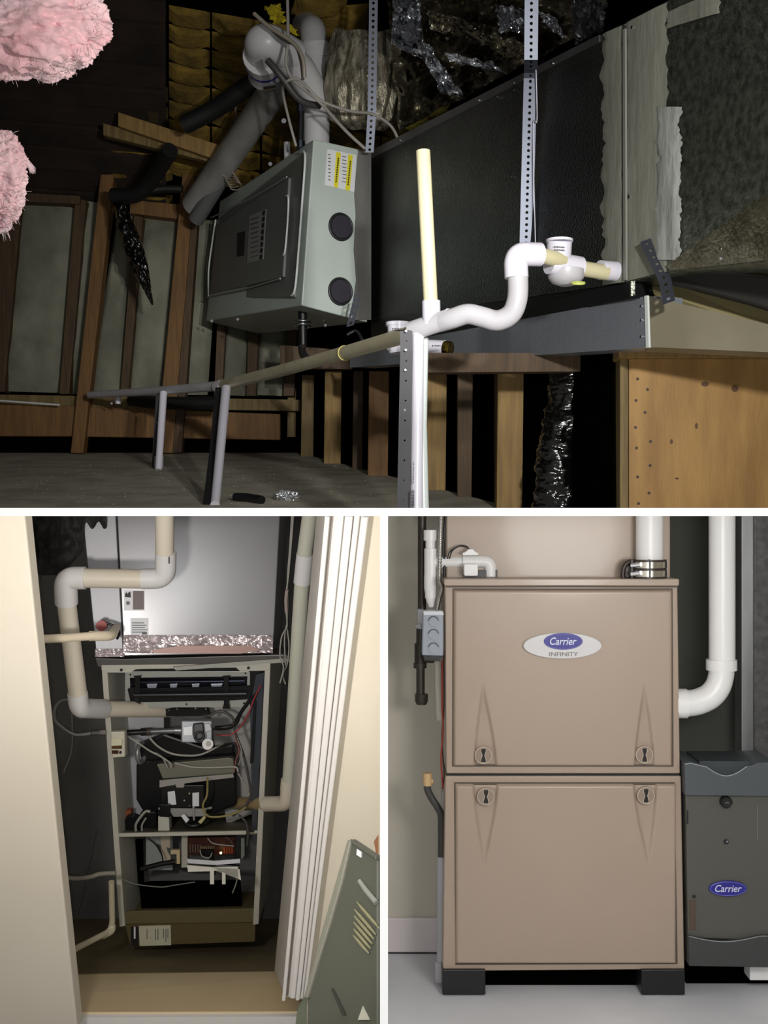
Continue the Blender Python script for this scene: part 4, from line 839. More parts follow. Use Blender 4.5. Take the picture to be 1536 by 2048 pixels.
# ---- plenum
pl_ = thing('steel_plenum', 'grey steel plenum box above the open furnace in the closet', 'plenum', CW(400, 1310, 3.0))
DPn = 2.98
P0 = W(355, 1180, DPn); nn_ = (Vector((0, 0, ZC))-P0).normalized(); CP0 = CP
PP = Pl(P0, P0+Vector((0, 0, 1)).cross(nn_), P0+nn_.cross(Vector((0, 0, 1)).cross(nn_)))
def CP(d): return PP if d == DPn else CP0(d)
b = cpp([(234, 1026), (560, 1026), (546, 1306), (248, 1312)], DPn, .25); b.build('front_panel', M_sheet, pl_, bevel=.002)
b = cpp([(166, 1048), (180, 1034), (231, 1026), (247, 1314), (192, 1314)], DPn, .25, -.012); b.build('side_panel', mat('side_steel', (132, 132, 136), .4, .2, (124, 124, 128), 2, 2), pl_, bevel=.002)
def tapeband(u, v):
    x = (247+298*u); y = 1270+36*v+1.5*nz(x*.1, 3); hgt = .004+.005*(1-abs(nz(x*.045, y*.07))*2)+.0015*nz(x*.2, y*.2)
    return CP(DPn).at(x, y, hgt)
B().grid(tapeband, 110, 16, False).build('foil_tape', mat('tape_foil', (206, 196, 200), .36, .6, (190, 176, 178), 12), pl_)
B().pp(CP(DPn), [(300, 1300), (360, 1291), (500, 1291), (520, 1300), (480, 1307), (310, 1306)], .010, .002).build('foil_flap', mat('copper_foil', (132, 108, 102), .5, .6), pl_)
def tb2(u, v): 
    x = 190+58*u; y = 1298+16*v; return CP(DPn).at(x, y, .003+.004*(1-abs(nz(x*.13, y*.16, 5))*2)-.010)
B().grid(tb2, 26, 8, False).build('foil_tape', mat('tape_foil', (216, 208, 212), .22, 1), pl_)
l1 = B().pp(CP(DPn), R(248, 1181, 289, 1221), .001, .001).build('label', M_paper, pl_)
B().pp(CP(DPn), R(266, 1182, 288, 1219), .002, .001).build('label_panel', mat('label_dk', (112, 100, 100), .6), l1)
B().pp(CP(DPn), [(250, 1194), (250, 1188), (253, 1184), (255, 1188), (258, 1184), (261, 1184), (262, 1195)], .002, .001).build('label_mark', M_ink, l1); B().pp(CP(DPn), ell(256, 1206, 4, 4, 12), .002, .001).build('label_mark', mat('dim_ink2', (80, 80, 84)), l1)
l2 = B().pp(CP(DPn), R(261, 1236, 297, 1272), .001, .001).build('label', M_paper, pl_); b = B()
for k in range(5): b.pp(CP(DPn), R(264, 1245+k*4.6, 288+(k*37 % 8), 1246.6+k*4.6), .002, .001)
b.pp(CP(DPn), R(284, 1264, 294, 1269), .002, .001); stuff(b.build('label_print', mat('dim_ink2', (80, 80, 84)), l2))
for q in ([(190, 1316), (246, 1318), (570, 1309), (580, 1314), (580, 1322), (440, 1330), (350, 1335), (196, 1334)],): tag(cpp(q, DPn-.08, .16).build('flange', mat('flange_dk', (96, 94, 92), .45, .2), None, bevel=.002), 'dark steel flange ledge between the plenum and the open furnace cabinet', 'flange')
tag(cpp([(345, 1334), (580, 1316), (580, 1324), (352, 1341)], DPn-.1, .01).build('bent_strip', mat('strip_lt', (160, 160, 152), .4)), 'pale bent metal strip along the flange front edge', 'strip')
# ---- cabinet
DF = 2.9
of = thing('open_furnace', 'open grey furnace cabinet with its doors off, burner and blower parts showing', 'furnace', CW(380, 1855, DF))
cf = CP(DF); ci = CP(DF+.22)
B().pp(cf, [(203, 1333), (214, 1333), (250, 1852), (239, 1854)], 0, .36).build('side_wall', M_cab, of, bevel=.001)
B().pp(cf, [(530, 1330), (541, 1330), (517, 1848), (506, 1850)], 0, .36).build('side_wall', M_cab, of, bevel=.001)
B().pp(cf, [(203, 1330), (541, 1327), (541, 1332), (536, 1341), (480, 1342), (472, 1335), (272, 1338), (262, 1345), (212, 1345), (203, 1339)], .001, .02).build('top_rail', M_cab, of, bevel=.001)
B().pp(ci, [(200, 1325), (550, 1325), (520, 1860), (240, 1860)], -.12, .02).build('back_panel', M_cab2, of)
B().pp(ci, [(225, 1345), (330, 1345), (330, 1500), (300, 1640), (240, 1640)], .02, .01).build('heat_shield', mat('heat_shield', (200, 200, 204), .45, .2, (176, 176, 182), 5), of)
B().pp(ci, [(420, 1400), (512, 1400), (505, 1620), (455, 1640)], .02, .01).build('heat_shield', mat('heat_shield2', (180, 178, 174), .45, .2), of)
B().pp(CP(DF+.04), [(500, 1420), (512, 1350), (528, 1345), (512, 1690), (505, 1690)], 0, .004).build('inner_flange', mat('inner_fl', (74, 78, 88), .4, .5), of)
B().pp(CP(DF+.03), [(508, 1400), (512, 1400), (506, 1525), (500, 1525)], .004, .004).build('black_edge', M_blackp, of)
# shelf
sh0 = [CW(236, 1668, DF+.01), CW(514, 1664, DF+.01), CW(508, 1628, DF+.33), CW(246, 1630, DF+.33)]
B().prism(sh0, (0, 0, -.006)).build('shelf', mat('shelf_dk', (100, 94, 76), .55, .2), of)
B().pp(cf, [(234, 1669), (492, 1664), (492, 1671), (234, 1676)], -.004, .01).build('shelf_lip', M_cab, of, bevel=.001)
B().pp(cf, [(508, 1664), (514, 1664), (514, 1668), (508, 1668)], -.004, .01).build('shelf_lip', M_cab, of)
# burner box
bx = B().pp(CP(DF+.05), rr(250, 1343, 500, 1415, 3), 0, .02).build('burner_box', mat('burner_frame', (176, 178, 172), .4, .3), of, bevel=.001)
B().pp(CP(DF+.05), [(260, 1355), (495, 1352), (492, 1398), (262, 1402)], .002, .003).build('burner_window', mat('win_black', (8, 8, 14), .2), bx)
for x, wd in ((305, 11), (348, 8), (392, 8), (434, 12)):
    B().pp(CP(DF+.05), [(x-wd, 1366), (x+wd, 1365), (x+wd*.7, 1374), (x+wd*.4, 1379), (x-wd*.4, 1379), (x-wd*.8, 1374)], .006, .004).build('burner', mat('burner_st', (190, 196, 214), .3, .6), bx, bevel=.001)
B().tube([CP(DF+.05).at(270, 1386, .012), CP(DF+.05).at(495, 1383, .012)], pr(6, 2.9), 12).build('manifold', M_blackp, bx)
B().tube([CP(DF+.05).at(275, 1362, .008), CP(DF+.05).at(490, 1359, .008)], pr(1.2, 2.9), 8).build('manifold_rail', mat('rail_blue', (80, 88, 112), .25, .8), bx)
B().pp(CP(DF+.05), [(256, 1376), (262, 1372), (285, 1374), (470, 1370), (500, 1368), (500, 1396), (470, 1398), (285, 1402), (262, 1400)], .007, .004).build('bracket_bar', M_blackp, bx)
for x in (276, 453): B().pp(CP(DF+.05), [(x-7, 1347), (x+9, 1346), (x+6, 1352), (x+6, 1402), (x+9, 1412), (x-7, 1413), (x-4, 1402), (x-4, 1352)], .014, .004).build('clamp_bar', M_blackp, bx)
for x, y in ((261, 1349), (491, 1346), (256, 1409), (373, 1408), (488, 1406)): B().pp(CP(DF+.05), ell(x, y, 2, 2, 10), .0015, .001).build('screw', M_ink, bx)
for x, y in ((243, 1339), (497, 1335)): B().pp(cf, ell(x, y, 3, 3, 12), .003, .002).build('rail_screw', M_ink, of)
B().pp(CP(DF+.09), [(330, 1418), (412, 1416), (420, 1428), (400, 1432), (332, 1433)], 0, .02).build('black_bar', M_blackp, of)
for x, y in ((338, 1421), (354, 1418), (391, 1417), (412, 1418)): B().pp(CP(DF+.088), ell(x, y, 1.6, 1.6, 8), 0, .002).build('bright_screw', M_screw, of)
# gas valve
gvp = CP(DF+.08)
gv = B().pp(gvp, rr(362, 1441, 425, 1486, 3), 0, .05).build('gas_valve', mat('valve_al', (120, 122, 126), .4, .7), of, bevel=.003)
B().pp(gvp, [(367, 1454), (384, 1452), (384, 1470), (367, 1470)], .006, .006).build('valve_label', M_paper, gv)
B().pp(gvp, [(386, 1446), (407, 1444), (409, 1474), (392, 1480), (386, 1470)], .015, .02).build('valve_head', M_blackp, gv, bevel=.003)
B().pp(gvp, [(408, 1446), (420, 1446), (424, 1460), (410, 1464)], .012, .012).build('valve_plate', mat('valve_pl', (176, 176, 178), .35), gv, bevel=.002)
B().disc(gvp.at(415, 1486, .01), gvp.n, pr(11, 2.95), .012, 18).build('valve_knob', M_pvcw, gv); B().disc(gvp.at(416, 1485, .022), gvp.n, pr(5, 2.95), .006, 14).build('knob_cap', mat('kc', (150, 146, 140)), gv)
B().torus(gvp.at(398, 1470, .03), gvp.n, pr(9, 2.95), .003, 20, 6).build('valve_ring', M_blackp, gv)
pipe('gas_nipple', [CW(300, 1463, DF+.1), CW(362, 1461, DF+.1)], pr(6.5, 2.95), mat('nipple_st', (150, 152, 156), .3, .8), gv); pipe('gas_hex', [CW(350, 1461, DF+.1), CW(364, 1461, DF+.1)], pr(10, 2.95), mat('nipple_st', (150, 152, 156), .3, .8), gv, n=6)
pipe('black_nipple', [CW(246, 1466, DF+.08), CW(302, 1463, DF+.1)], pr(6, 2.95), M_blackp, gv); pipe('black_joint', [CW(282, 1464, DF+.1), CW(303, 1463, DF+.1)], pr(8.5, 2.95), mat('joint_br', (66, 56, 50), .5), gv)
# inducer
ip = CP(DF+.12)
ind = B().pp(ip, [(272, 1527), (300, 1520), (316, 1508), (470, 1500), (474, 1610), (430, 1628), (285, 1622), (272, 1600)], 0, .08).build('inducer_housing', mat('ind_black', (20, 20, 22), .45), of, bevel=.006)
B().pp(ip, [(318, 1515), (462, 1502), (470, 1506), (472, 1533), (330, 1544)], .035, .03).build('motor_cover', mat('cover_g', (126, 124, 112), .5, .2), ind, bevel=.002)
B().pp(ip, [(325, 1543), (470, 1530), (472, 1537), (374, 1549), (373, 1557), (358, 1557), (357, 1551), (325, 1557)], .045, .006).build('motor_bracket', mat('brkt', (172, 170, 166), .4, .3), ind)
B().pp(ip, rr(326, 1556, 412, 1602, 3), .035, .03).build('motor', mat('motor_blk', (26, 26, 28), .4), ind, bevel=.003)
for q in ([(340, 1569), (354, 1567), (357, 1594), (341, 1595)], [(389, 1571), (402, 1570), (402, 1597), (389, 1598)]): B().pp(ip, q, .037, .002).build('motor_label', M_paper, ind)
for x, y in ((383, 1572), (373, 1586), (383, 1597)): B().pp(ip, ell(x, y, 1.8, 1.8, 10), .037, .002).build('motor_screw', M_screw, ind)
B().pp(ip, [(322, 1599), (340, 1600), (410, 1601), (428, 1597), (428, 1601), (416, 1603), (416, 1616), (352, 1617), (344, 1604), (322, 1603)], .040, .004).build('base_plate', mat('brkt', (172, 170, 166), .4, .3), ind)
B().pp(ip, [(280, 1480), (330, 1460), (420, 1490), (470, 1480), (470, 1502), (340, 1510), (300, 1516), (284, 1510)], .02, .04).build('dark_manifold', M_blackp, ind, bevel=.006)
B().torus(ip.at(287, 1494, .03), Vector((1, -.25, 0)), pr(20, 3.0), .006, 28, 8).build('round_port', mat('port_st', (140, 140, 140), .4, .5), ind)
# things on the shelf
rl = thing('orange_switch', 'black and orange pressure switch sitting on the cabinet shelf at left', 'switch', CW(275, 1660, DF+.1))
B().pp(CP(DF+.1), [(236, 1622), (262, 1620), (262, 1655), (238, 1660)], 0, .03).build('orange_disc', mat('orange_br', (140, 74, 44), .5), rl)
B().disc(CP(DF+.1).at(268, 1642, .0), CP(DF+.1).n, pr(20, 3), .02, 24).build('black_disc', M_blackp, rl)
B().pp(CP(DF+.07), rr(280, 1624, 312, 1656, 4), 0, .03).build('black_block', M_blackp, rl, bevel=.003)
B().tube([CW(x, y, DF+.04) for x, y in ((272, 1662), (272, 1648), (286, 1628), (294, 1622), (300, 1624))], pr(3, 2.95), 8, spline=4).build('white_lead', M_greyw, rl); B().tube([CW(x, y, DF+.04) for x, y in ((284, 1662), (284, 1650), (292, 1636))], pr(2.2, 2.95), 8, spline=4).build('white_lead', M_greyw, rl)
tf = thing('white_transformer', 'white block with black top on the cabinet shelf centre left', 'transformer', CW(325, 1662, DF+.08))
B().pp(CP(DF+.07), [(316, 1632), (338, 1636), (339, 1662), (316, 1663)], 0, .04).build('white_base', mat('white_dirty', (200, 198, 184), .5), tf, bevel=.002); B().pp(CP(DF+.065), [(320, 1608), (340, 1610), (340, 1634), (318, 1634)], 0, .03).build('black_top', M_blackp, tf, bevel=.002)
mc = thing('motor_foot', 'black motor foot ring with two pale clips on the cabinet shelf', 'mount', CW(388, 1650, DF+.08))
B().torus(CW(388, 1640, DF+.07), (0, -.45, .9), pr(20, 2.95), .005, 28, 8).build('ring', M_blackp, mc); pipe('spindle', [CW(387, 1615, DF+.06), CW(388, 1640, DF+.06)], pr(2.4, 2.95), mat('brkt', (172, 170, 166)), mc)
B().pp(CP(DF+.04), [(362, 1632), (368, 1628), (378, 1640), (372, 1646)], 0, .008).build('clip', M_paper, mc); B().pp(CP(DF+.04), [(396, 1644), (408, 1632), (412, 1635), (402, 1648)], 0, .008).build('clip', mat('clip_y', (190, 180, 130)), mc)
# lower compartment
B().pp(CP(DF+.2), [(292, 1668), (345, 1668), (345, 1740), (292, 1740)], 0, .01).build('white_panel', mat('pan_w', (170, 174, 172), .5, .2), of)
B().pp(CP(DF+.18), [(321, 1672), (341, 1672), (341, 1722), (324, 1722)], 0, .01).build('cream_panel', mat('pan_c', (198, 186, 166), .5), of)
B().pp(CP(DF+.12), [(363, 1670), (375, 1670), (375, 1735), (363, 1735)], 0, .012).build('upright', M_cab, of)
def blower(u, v):
    a = math.pi*(.02+.96*u); x = 385-97*math.cos(a); y = 1700+68*math.sin(a)
    return CP(DF+.16).at(385+(x-385)*v, 1700+(y-1700)*v, -.06*v*v)
B().grid(blower, 30, 8).build('blower_housing', mat('blower_st', (120, 124, 124), .45, .4), of)
cb = B().pp(CP(DF+.1), [(375, 1676), (470, 1674), (470, 1708), (376, 1710)], 0, .01).build('control_board', mat('pcb', (60, 26, 20), .5), of)
for k in range(5): B().pp(CP(DF+.1), R(380+k*5, 1686, 382.5+k*5, 1702), .006, .006).build('relay_fin', mat('fin', (96, 80, 72), .5), cb)
for k in range(8): B().pp(CP(DF+.1), R(402+k*3.6, 1690, 404+k*3.6, 1695), .006, .006).build('terminal', mat('term', (160, 150, 120), .3, .6), cb)
B().pp(CP(DF+.1), R(400, 1696, 428, 1708), .01, .01).build('board_block', M_blackp, cb)
for k in range(4): B().pp(CP(DF+.1), R(448+k*5, 1690, 451.5+k*5, 1704), .008, .008).build('orange_block', mat('or_blk', (140, 62, 30), .5), cb)
B().disc(CP(DF+.1).at(443, 1700, .012), CP(DF+.1).n, pr(2.4, 3), .003, 10).build('status_light', mat('led', (255, 214, 130), .3, emit=6), cb)
lb = B().pp(CP(DF+.08), [(374, 1718), (430, 1722), (480, 1718), (480, 1726), (430, 1730), (376, 1726)], 0, .006).build('board_tray', M_pvcg, of)
B().pp(CP(DF+.08), [(374, 1730), (424, 1734), (476, 1733), (476, 1757), (482, 1760), (479, 1738), (428, 1741), (428, 1768), (420, 1768), (420, 1742), (376, 1743)], .003, .006).build('tray_bracket', M_cab, lb)
B().pp(CP(DF+.08), R(444, 1741, 451, 1768), .003, .006).build('tray_leg', M_cab, lb)
B().pp(CP(DF+.07), [(482, 1676), (489, 1676), (489, 1712), (482, 1720)], 0, .01).build('bracket', mat('brkt_g', (128, 136, 132), .4, .3), of)
B().tube([CP(DF+.07).at(x, y, .006) for x, y in ((376, 1724), (420, 1727), (480, 1731))], pr(4.2, 2.95), 8).build('black_strap', M_blackp, of)
B().tube([CP(DF+.07).at(x, y, .01) for x, y in ((424, 1710), (428, 1725), (426, 1745))], pr(6, 2.95), 8).build('tape_wrap', M_blackp, of)
cn = B().pp(CP(DF+.12), [(341, 1700), (360, 1700), (360, 1728), (353, 1728), (353, 1709), (341, 1709)], 0, .014).build('cream_connector', mat('conn', (206, 188, 150), .5), of, bevel=.001)
B().tube([CP(DF+.11).at(x, y, 0) for x, y in ((282, 1738), (320, 1728), (350, 1723))], pr(5.5, 2.95), 10).build('black_hose', M_blackp, cn)
B().pp(CP(DF+.2), [(236, 1676), (286, 1676), (288, 1766), (250, 1780), (242, 1780)], .01, .01).build('dark_side', M_black, of)
lf = [CW(250, 1848, DF+.01), CW(512, 1845, DF+.01), CW(500, 1778, DF+.5), CW(262, 1780, DF+.5)]
B().pp(cf, [(243, 1828), (508, 1822), (508, 1849), (246, 1853)], -.01, .01).build('bottom_pan', mat('pan_br', (98, 90, 62), .6, 0), of, bevel=.001)
B().prism([CW(248, 1832, DF+.01), CW(508, 1826, DF+.01), CW(500, 1822, DF+.2), CW(258, 1828, DF+.2)], (0, 0, -.006)).build('bottom_floor', mat('pan_dk', (70, 64, 44), .6), of)
B().pp(CP(DF+.14), [(278, 1768), (300, 1764), (480, 1762), (484, 1820), (284, 1826)], 0, .01).build('filter_opening', M_black, of)
bs = B().pp(cf, [(246, 1856), (510, 1850), (508, 1893), (258, 1902)], -.02, .25).build('base_stand', mat('base_br', (92, 80, 48), .7), of, bevel=.001)
lb = B().pp(cf, [(275, 1861), (339, 1859), (340, 1899), (277, 1901)], -.018, .002).build('rating_label', mat('paper_w', (196, 192, 168), .6), bs); b = B()
for x in (291, 308, 313, 324, 329, 333): b.pp(cf, R(x, 1866, x+1.3, 1884+(x*7 % 9)), -.017, .001)
stuff(b.build('label_print', mat('dim_ink2', (80, 80, 84)), lb)); B().pp(cf, R(259, 1862, 274, 1900), -.018, .002).build('dark_label', M_ink, bs); B().pp(cf, R(265, 1862, 268.5, 1886), -.0175, .002).build('label_stripe', M_paper, bs)
# ---- PVC pipes
def cpipe(name, pts, r, m, parent=None, fil=0, n=22): return pipe(name, [CW(*p) for p in pts], r, m, parent, fil, n)
DPp = 2.74
ip_ = thing('combustion_pipe', 'ivory pipe with three pale elbows crossing the plenum and entering the cabinet', 'pipe', CW(165, 1440, DPp))
cpipe('pipe', [(329, 1026, DPp), (329, 1112, DPp)], pr(18.5, DPp), M_pvcc, ip_)
cpipe('elbow', [(331, 1105, DPp), (331, 1157, DPp), (284, 1158, DPp)], pr(21, DPp), M_pvcw, ip_, .05)
cpipe('pipe', [(288, 1158, DPp), (168, 1156, DPp)], pr(20, DPp), M_pvcc, ip_)
cpipe('elbow', [(171, 1156, DPp), (131, 1156, DPp), (133, 1207, DPp)], pr(23.5, DPp), M_pvcw, ip_, .05)
cpipe('pipe', [(133, 1205, DPp), (156, 1390, DPp)], pr(19.5, DPp), M_pvcc, ip_)
cpipe('elbow', [(155, 1386, DPp), (158, 1416, DPp), (205, 1418, DPp+.1)], pr(21.5, DPp), M_pvcw, ip_, .05)
cpipe('pipe', [(200, 1418, DPp+.1), (345, 1419, DPp+.28)], pr(17, 2.9), M_pvcc, ip_)
B().tube([CP(DPp-pr(22, DPp)).at(338, 1114, 0), CP(DPp-pr(22, DPp)).at(338, 1127, 0)], .0012, 6).build('pen_mark', M_ink, ip_)
dp_ = thing('small_drain_pipe', 'narrow cream pipe running from the left wall to a red plug on the plenum', 'pipe', CW(150, 1285, 2.66))
cpipe('pipe', [(70, 1279, 2.5), (130, 1276, 2.58), (185, 1272, 2.62)], pr(8.8, 2.6), mat('cream2', (222, 208, 184), .35), dp_); cpipe('elbow', [(180, 1272, 2.62), (222, 1272, 2.66), (231, 1256, 2.82)], pr(10.5, 2.62), mat('cream2', (222, 208, 184), .35), dp_, .04)
B().disc(CW(205, 1250, 2.80), (.1, -1, 0), pr(11, 2.8), .02, 22).build('red_plug', mat('red_plug', (150, 64, 62), .5), dp_)
B().tube([CW(x, y, 2.79) for x, y in ((212, 1246), (228, 1252), (239, 1264), (234, 1278))], .003, 6, spline=5).build('black_cord', M_blackp, dp_)
rp_ = thing('closet_vent_pipe', 'long pale pipe down the closet right side with coupling and bottom elbow', 'pipe', CW(560, 1620, 2.8))
DRp = 2.8
cpipe('pipe', [(620, 1026, DRp), (606, 1130, DRp), (578, 1575, DRp)], pr(15.5, DRp), mat('pale_green_pvc', (186, 186, 172), .35), rp_)
cpipe('coupling', [(610, 1108, DRp), (604, 1166, DRp)], pr(17.5, DRp), M_pvcw, rp_); cpipe('coupling', [(578, 1560, DRp), (576, 1580, DRp)], pr(17.5, DRp), M_pvcc, rp_)
cpipe('elbow', [(577, 1575, DRp), (574, 1607, DRp), (532, 1608, DRp+.06)], pr(17, DRp), M_pvcc, rp_, .05); cpipe('pipe', [(545, 1608, DRp+.05), (468, 1606, DRp+.28)], pr(15, DRp), mat('tan_pipe', (170, 148, 108), .4), rp_)
def ccable(pts, r, label, m=M_greyw, name='cable', c='cable', d=2.9):
    return tag(B().tube([CW(x, y, (q[0] if q else d)) for x, y, *q in pts], pr(r, d), 8, spline=6).build(name, m), label, c)
ccable([(587, 1026), (583, 1080), (577, 1150), (571, 1200), (574, 1240), (573, 1255), (563, 1275), (560, 1312), (567, 1335), (560, 1366)], 1.6, 'pale thin cable hanging between plenum and right pipe, ending in a bend', d=2.84)
ccable([(584, 1026), (580, 1090), (575, 1160), (576, 1210), (574, 1250), (578, 1290), (575, 1325), (566, 1350), (571, 1368)], 1.6, 'second pale cable looping beside the right pipe', d=2.86)
ccable([(574, 1180), (572, 1200), (573, 1225)], 3.6, 'pinkish splice sleeve on the pale hanging cables', mat('splice', (150, 134, 130), .5), 'splice', 'splice', 2.835)
ccable([(573, 1250), (569, 1280), (571, 1330)], 1.5, 'short middle strand of the pale hanging cables', d=2.85)
# gas flex line and other lines at left
fg = thing('gas_flex_line', 'grey flexible gas line looping in from the left to the cabinet side', 'hose', CW(160, 1475, 2.8))
B().tube([CW(x, y, 2.85) for x, y in ((138, 1399), (122, 1402), (110, 1418), (110, 1438), (122, 1452), (150, 1469), (185, 1466))], pr(3.4, 2.85), 10, spline=6).build('hose', mat('flex_gr', (130, 130, 128), .4, .3), fg)
pipe('fitting', [CW(183, 1466, 2.85), CW(204, 1465, 2.86)], pr(6.5, 2.85), mat('fit_dk', (84, 84, 82), .4, .5), fg, n=6); pipe('nut', [CW(199, 1465, 2.85), CW(210, 1465, 2.86)], pr(5, 2.85), mat('fit_lt', (176, 168, 168), .3, .6), fg, n=6)
B().disc(CW(182, 1466, 2.84), (-1, -1, 0), pr(3, 2.85), .004, 10).build('bright_tip', M_screw, fg)
gd = thing('gas_detector', 'small beige box with brown display hung on the cabinet left post', 'detector', CW(236, 1515, DF-.03))
gp = CP(DF-.03)
B().pp(gp, [(221, 1464), (249, 1463), (250, 1514), (224, 1516)], 0, .03).build('case', mat('beige_case', (200, 196, 180), .5), gd, bevel=.003)
B().pp(gp, [(223, 1476), (245, 1475), (245, 1489), (223, 1490)], .006, .008).build('flap', mat('beige_flap', (214, 208, 180), .4), gd, bevel=.002)
B().pp(gp, R(223.5, 1489, 244, 1497), .002, .003).build('display', mat('disp_br', (86, 60, 26), .4), gd); B().pp(gp, R(224, 1500, 237, 1507), .002, .003).build('display', mat('disp_br2', (62, 36, 10), .4), gd); B().pp(gp, ell(241, 1504, 2.6, 3, 12), .002, .003).build('button', M_ink, gd)
ccable([(144, 1426), (145, 1480), (141, 1510), (131, 1535), (128, 1545)], 1.3, 'thin white wire hanging on the dark closet wall under the elbow', d=3.1)
ccable([(193, 1660), (180, 1720), (165, 1790), (155, 1830)], 1.3, 'thin grey wire crossing the dark wall at lower left', mat('wire_dg', (84, 84, 84)), d=3.1)
ccable([(98, 1040), (88, 1080), (80, 1130), (80, 1160)], 2.2, 'thin grey line on the dark wall at the closet upper left', mat('wire_dg', (84, 84, 84)), d=3.1)
ccable([(130, 1754), (150, 1757), (180, 1754), (200, 1748), (232, 1746)], 5.2, 'dull grey flexible tube running from the left wall into the cabinet', mat('tube_dg', (124, 120, 110), .5), 'tube', 'tube', 2.75)
lp_ = thing('low_drain_pipe', 'cream drain pipe bending at the foot of the cabinet toward the left wall', 'pipe', CW(190, 1900, 2.7))
cpipe('pipe', [(223, 1763, 2.75), (225, 1860, 2.75), (140, 1903, 2.6)], pr(6.6, 2.75), mat('cream3', (176, 168, 146), .45), lp_, .03); cpipe('joint', [(225, 1850, 2.75), (224, 1862, 2.74), (205, 1872, 2.72)], pr(7.6, 2.75), mat('cream3', (176, 168, 146), .45), lp_, .02)
# cables inside the cabinet
ccable([(255, 1472, 2.93), (275, 1485, 2.92), (300, 1502, 2.92), (320, 1512, 2.92), (340, 1526, 2.92), (342, 1535, 2.92)], 2.2, 'grey cable from the beige box to the motor cover')
ccable([(298, 1474), (315, 1492), (340, 1506), (370, 1511), (405, 1508), (448, 1486)], 2.4, 'grey cable sagging below the gas valve', d=2.93)
ccable([(310, 1505), (325, 1515), (335, 1535)], 2, 'short grey cable branch behind the motor bracket', d=2.94)
ccable([(350, 1526), (385, 1534), (430, 1535), (470, 1534), (476, 1543)], 2.2, 'grey cable lying over the motor cover', d=2.9)
ccable([(466, 1445), (472, 1470), (487, 1510), (498, 1560), (501, 1590), (490, 1612), (466, 1632)], 2.8, 'dark grey cable curving down the cabinet right side', mat('cab_dg', (74, 72, 70)), d=2.93)
ccable([(418, 1432), (440, 1422), (462, 1432), (470, 1445)], 3, 'dark cable arching over the gas valve', mat('cab_dg', (74, 72, 70)), d=2.94)
ccable([(515, 1385), (500, 1400), (482, 1425), (468, 1450), (430, 1456)], 4, 'thick black cable from the cabinet corner to the gas valve', M_blackp, d=2.93)
ccable([(524, 1340), (518, 1375), (504, 1395), (478, 1430), (462, 1455), (425, 1458)], 3, 'second black cable beside the thick one at the gas valve', M_blackp, d=2.95)
ccable([(522, 1370), (508, 1398), (498, 1425), (480, 1455), (460, 1470), (430, 1470)], 1.3, 'thin red wire running from the cabinet corner to the gas valve', mat('wire_red2', (170, 50, 50)), d=2.91)
ccable([(470, 1475), (478, 1500), (472, 1520), (468, 1545)], 1.3, 'pink wire beside the motor cover', mat('wire_pk', (150, 90, 86)), d=2.91)
ccable([(474, 1476), (484, 1505), (477, 1530)], 1.2, 'white wire beside the pink wire', d=2.91)
ccable([(415, 1556), (414, 1590), (406, 1610), (412, 1628), (425, 1634), (455, 1631), (480, 1622), (492, 1614)], 2.4, 'olive yellow cable looping around the motor base', mat('wire_ol', (136, 124, 76)), d=2.9)
ccable([(476, 1546), (490, 1570), (499, 1590)], 2, 'grey cable end on the right of the motor', d=2.92)
ccable([(478, 1630), (492, 1645), (496, 1668), (494, 1690)], 2.6, 'dark cable going through the shelf corner', mat('cab_dg', (74, 72, 70)), d=2.9)
ccable([(415, 1676), (425, 1686), (445, 1690), (468, 1692)], 1.4, 'pale wire above the control board', d=2.94)
ccable([(450, 1674), (462, 1682), (466, 1696)], 1.3, 'short brown wire above the control board', mat('wire_brown', (92, 76, 66)), d=2.94)
ccable([(400, 1700), (404, 1712), (418, 1716), (424, 1706)], 1.4, 'pale wire loop under the control board', d=2.94)
ccable([(295, 1676), (310, 1688), (322, 1705), (326, 1722)], 1.6, 'black wire hanging in front of the white inner panel', M_blackp, d=3.0)
ccable([(245, 1758), (270, 1768), (320, 1774), (345, 1771), (390, 1764)], 1.3, 'thin grey wire sagging across the blower opening', mat('wire_dg2', (110, 110, 104)), d=2.9)
ccable([(470, 1745), (474, 1760), (465, 1786)], 1.5, 'short pale wire hanging by the tray bracket', d=2.9)
ccable([(254, 1345), (254, 1395)], 1.0, 'thin steel rod behind the burner box left end', mat('fit_lt', (176, 168, 168)), 'rod', 'rod', 3.05)
# dark bag at upper left
def bag(u, v):
    x = 52+160*u; yb = (1150 if u < .45 else 1150-(u-.45)*200); y = 1020+(yb-1020)*v
    if u > .72: y = 1020+(1050-1020)*v+8*math.sin(u*40)*v
    return CW(x, y, 2.93-.05*nz(x*.03, y*.03)-.03*nz(x*.09, y*.05, 3))
tag(B().grid(bag, 40, 24).build('dark_cloth', mat('dark_cloth', (40, 39, 38), .8, 0, (30, 29, 28), 6), None, solid=.003), 'dark crumpled cloth hanging over the upper left corner of the plenum', 'cloth')
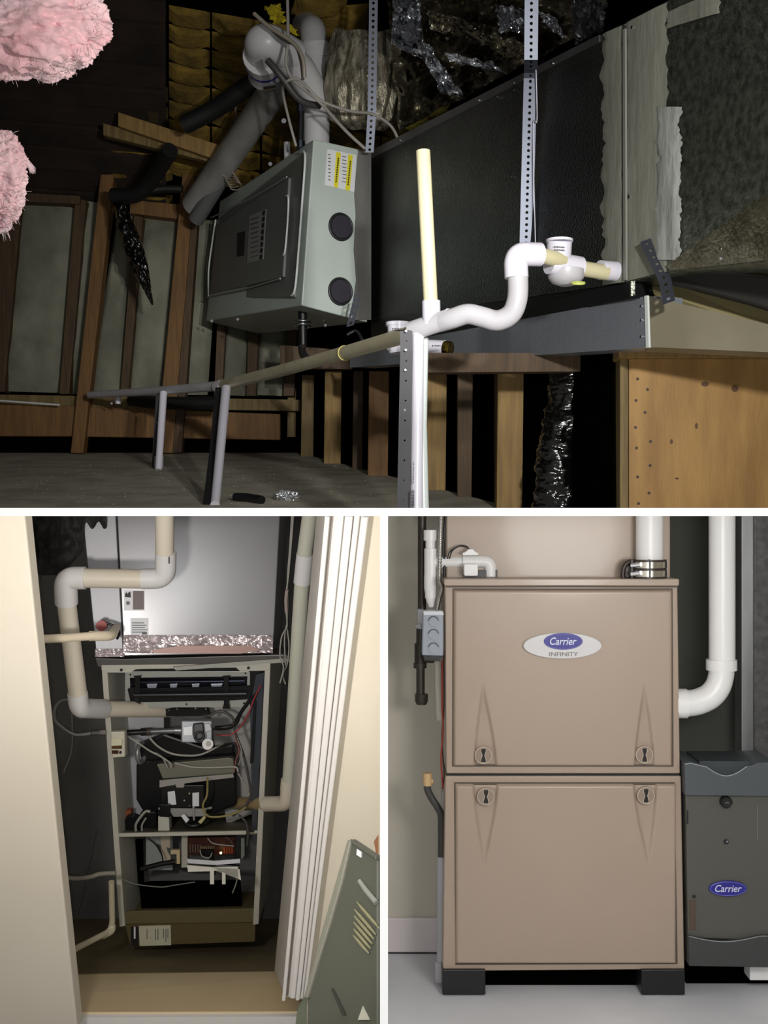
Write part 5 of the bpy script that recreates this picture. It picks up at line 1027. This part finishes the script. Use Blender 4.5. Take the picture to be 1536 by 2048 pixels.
# ---- louvred panel leaning on the wall
M_pan = mat('panel_green_grey', (88, 90, 80), .5, 0, (80, 82, 72), 3, 3); M_panl = mat('panel_edge', (128, 128, 116), .45)
PL = Pl(W(703, 1678, 2.12), W(612, 2040, 2.06), W(800, 1760, 2.02))
lpn = thing('louvred_panel', 'dark grey-green louvred furnace door leaning against the cream wall', 'panel', W(660, 2060, 2.05))
B().pp(PL, [(703, 1676), (757, 1712), (757, 2070), (612, 2070), (614, 1990), (640, 1900)], 0, .012).build('panel', M_pan, lpn, bevel=.004)
B().pp(PL, [(700, 1680), (708, 1682), (688, 1770), (665, 1850), (640, 1930), (620, 1998), (612, 1996), (634, 1915)], .007, .012).build('lip', M_panl, lpn, bevel=.003)
B().pp(PL, [(704, 1678), (757, 1713), (757, 1722), (706, 1688)], .006, .01).build('lip', M_pan, lpn, bevel=.002)
for k in range(6):
    x0, y0 = 712-k*.5+(4 if k == 0 else 0), 1806+k*13-(0 if k else 2); L_ = 46-k*3
    q = [PL.at(x0+L_*s, y0+L_*s*1.18-6*math.sin(math.pi*s)*0, .003) for s in (0, .25, .5, .75, 1)]
    B().tube(q, [pr(1.5, 2), pr(3.6, 2), pr(4, 2), pr(3.6, 2), pr(1.5, 2)], 10).build('louvre', mat('louvre_lt', (136, 134, 104), .45), lpn)
B().tube([PL.at(x, y, .004) for x, y in ((722, 1762), (736, 1782), (756, 1806))], [pr(5, 2), pr(6, 2), pr(6, 2)], 12).build('handle', mat('handle_lt', (140, 142, 136), .4), lpn)
B().pp(PL, [(717, 1698), (726, 1704), (725, 1716), (716, 1710)], .004, .003).build('sticker', M_paper, lpn)
ws = B().pp(PL, [(728, 2012), (742, 2040), (718, 2040)], .003, .002).build('warning_triangle', mat('tri_pale', (186, 186, 170), .5), lpn)
B().pp(PL, [(664, 1978), (668, 1976), (694, 2030), (686, 2030)], .003, .002).build('crease', mat('crease', (58, 60, 54), .5), lpn)
tag(B().pp(FP(2.2), [(594, 2022), (612, 1996), (612, 2060), (590, 2060)], 0, .02).build('green_block', mat('green_blk', (106, 112, 94), .6)), 'small grey-green block on the sill between casing and leaning panel', 'block')
tag(B().pp(FP(2.24), [(748, 1685), (757, 1672), (757, 1712), (752, 1706)], 0, .01).build('orange_tab', mat('or_tab', (150, 100, 66), .6)), 'orange-brown scrap behind the top corner of the leaning panel', 'scrap')
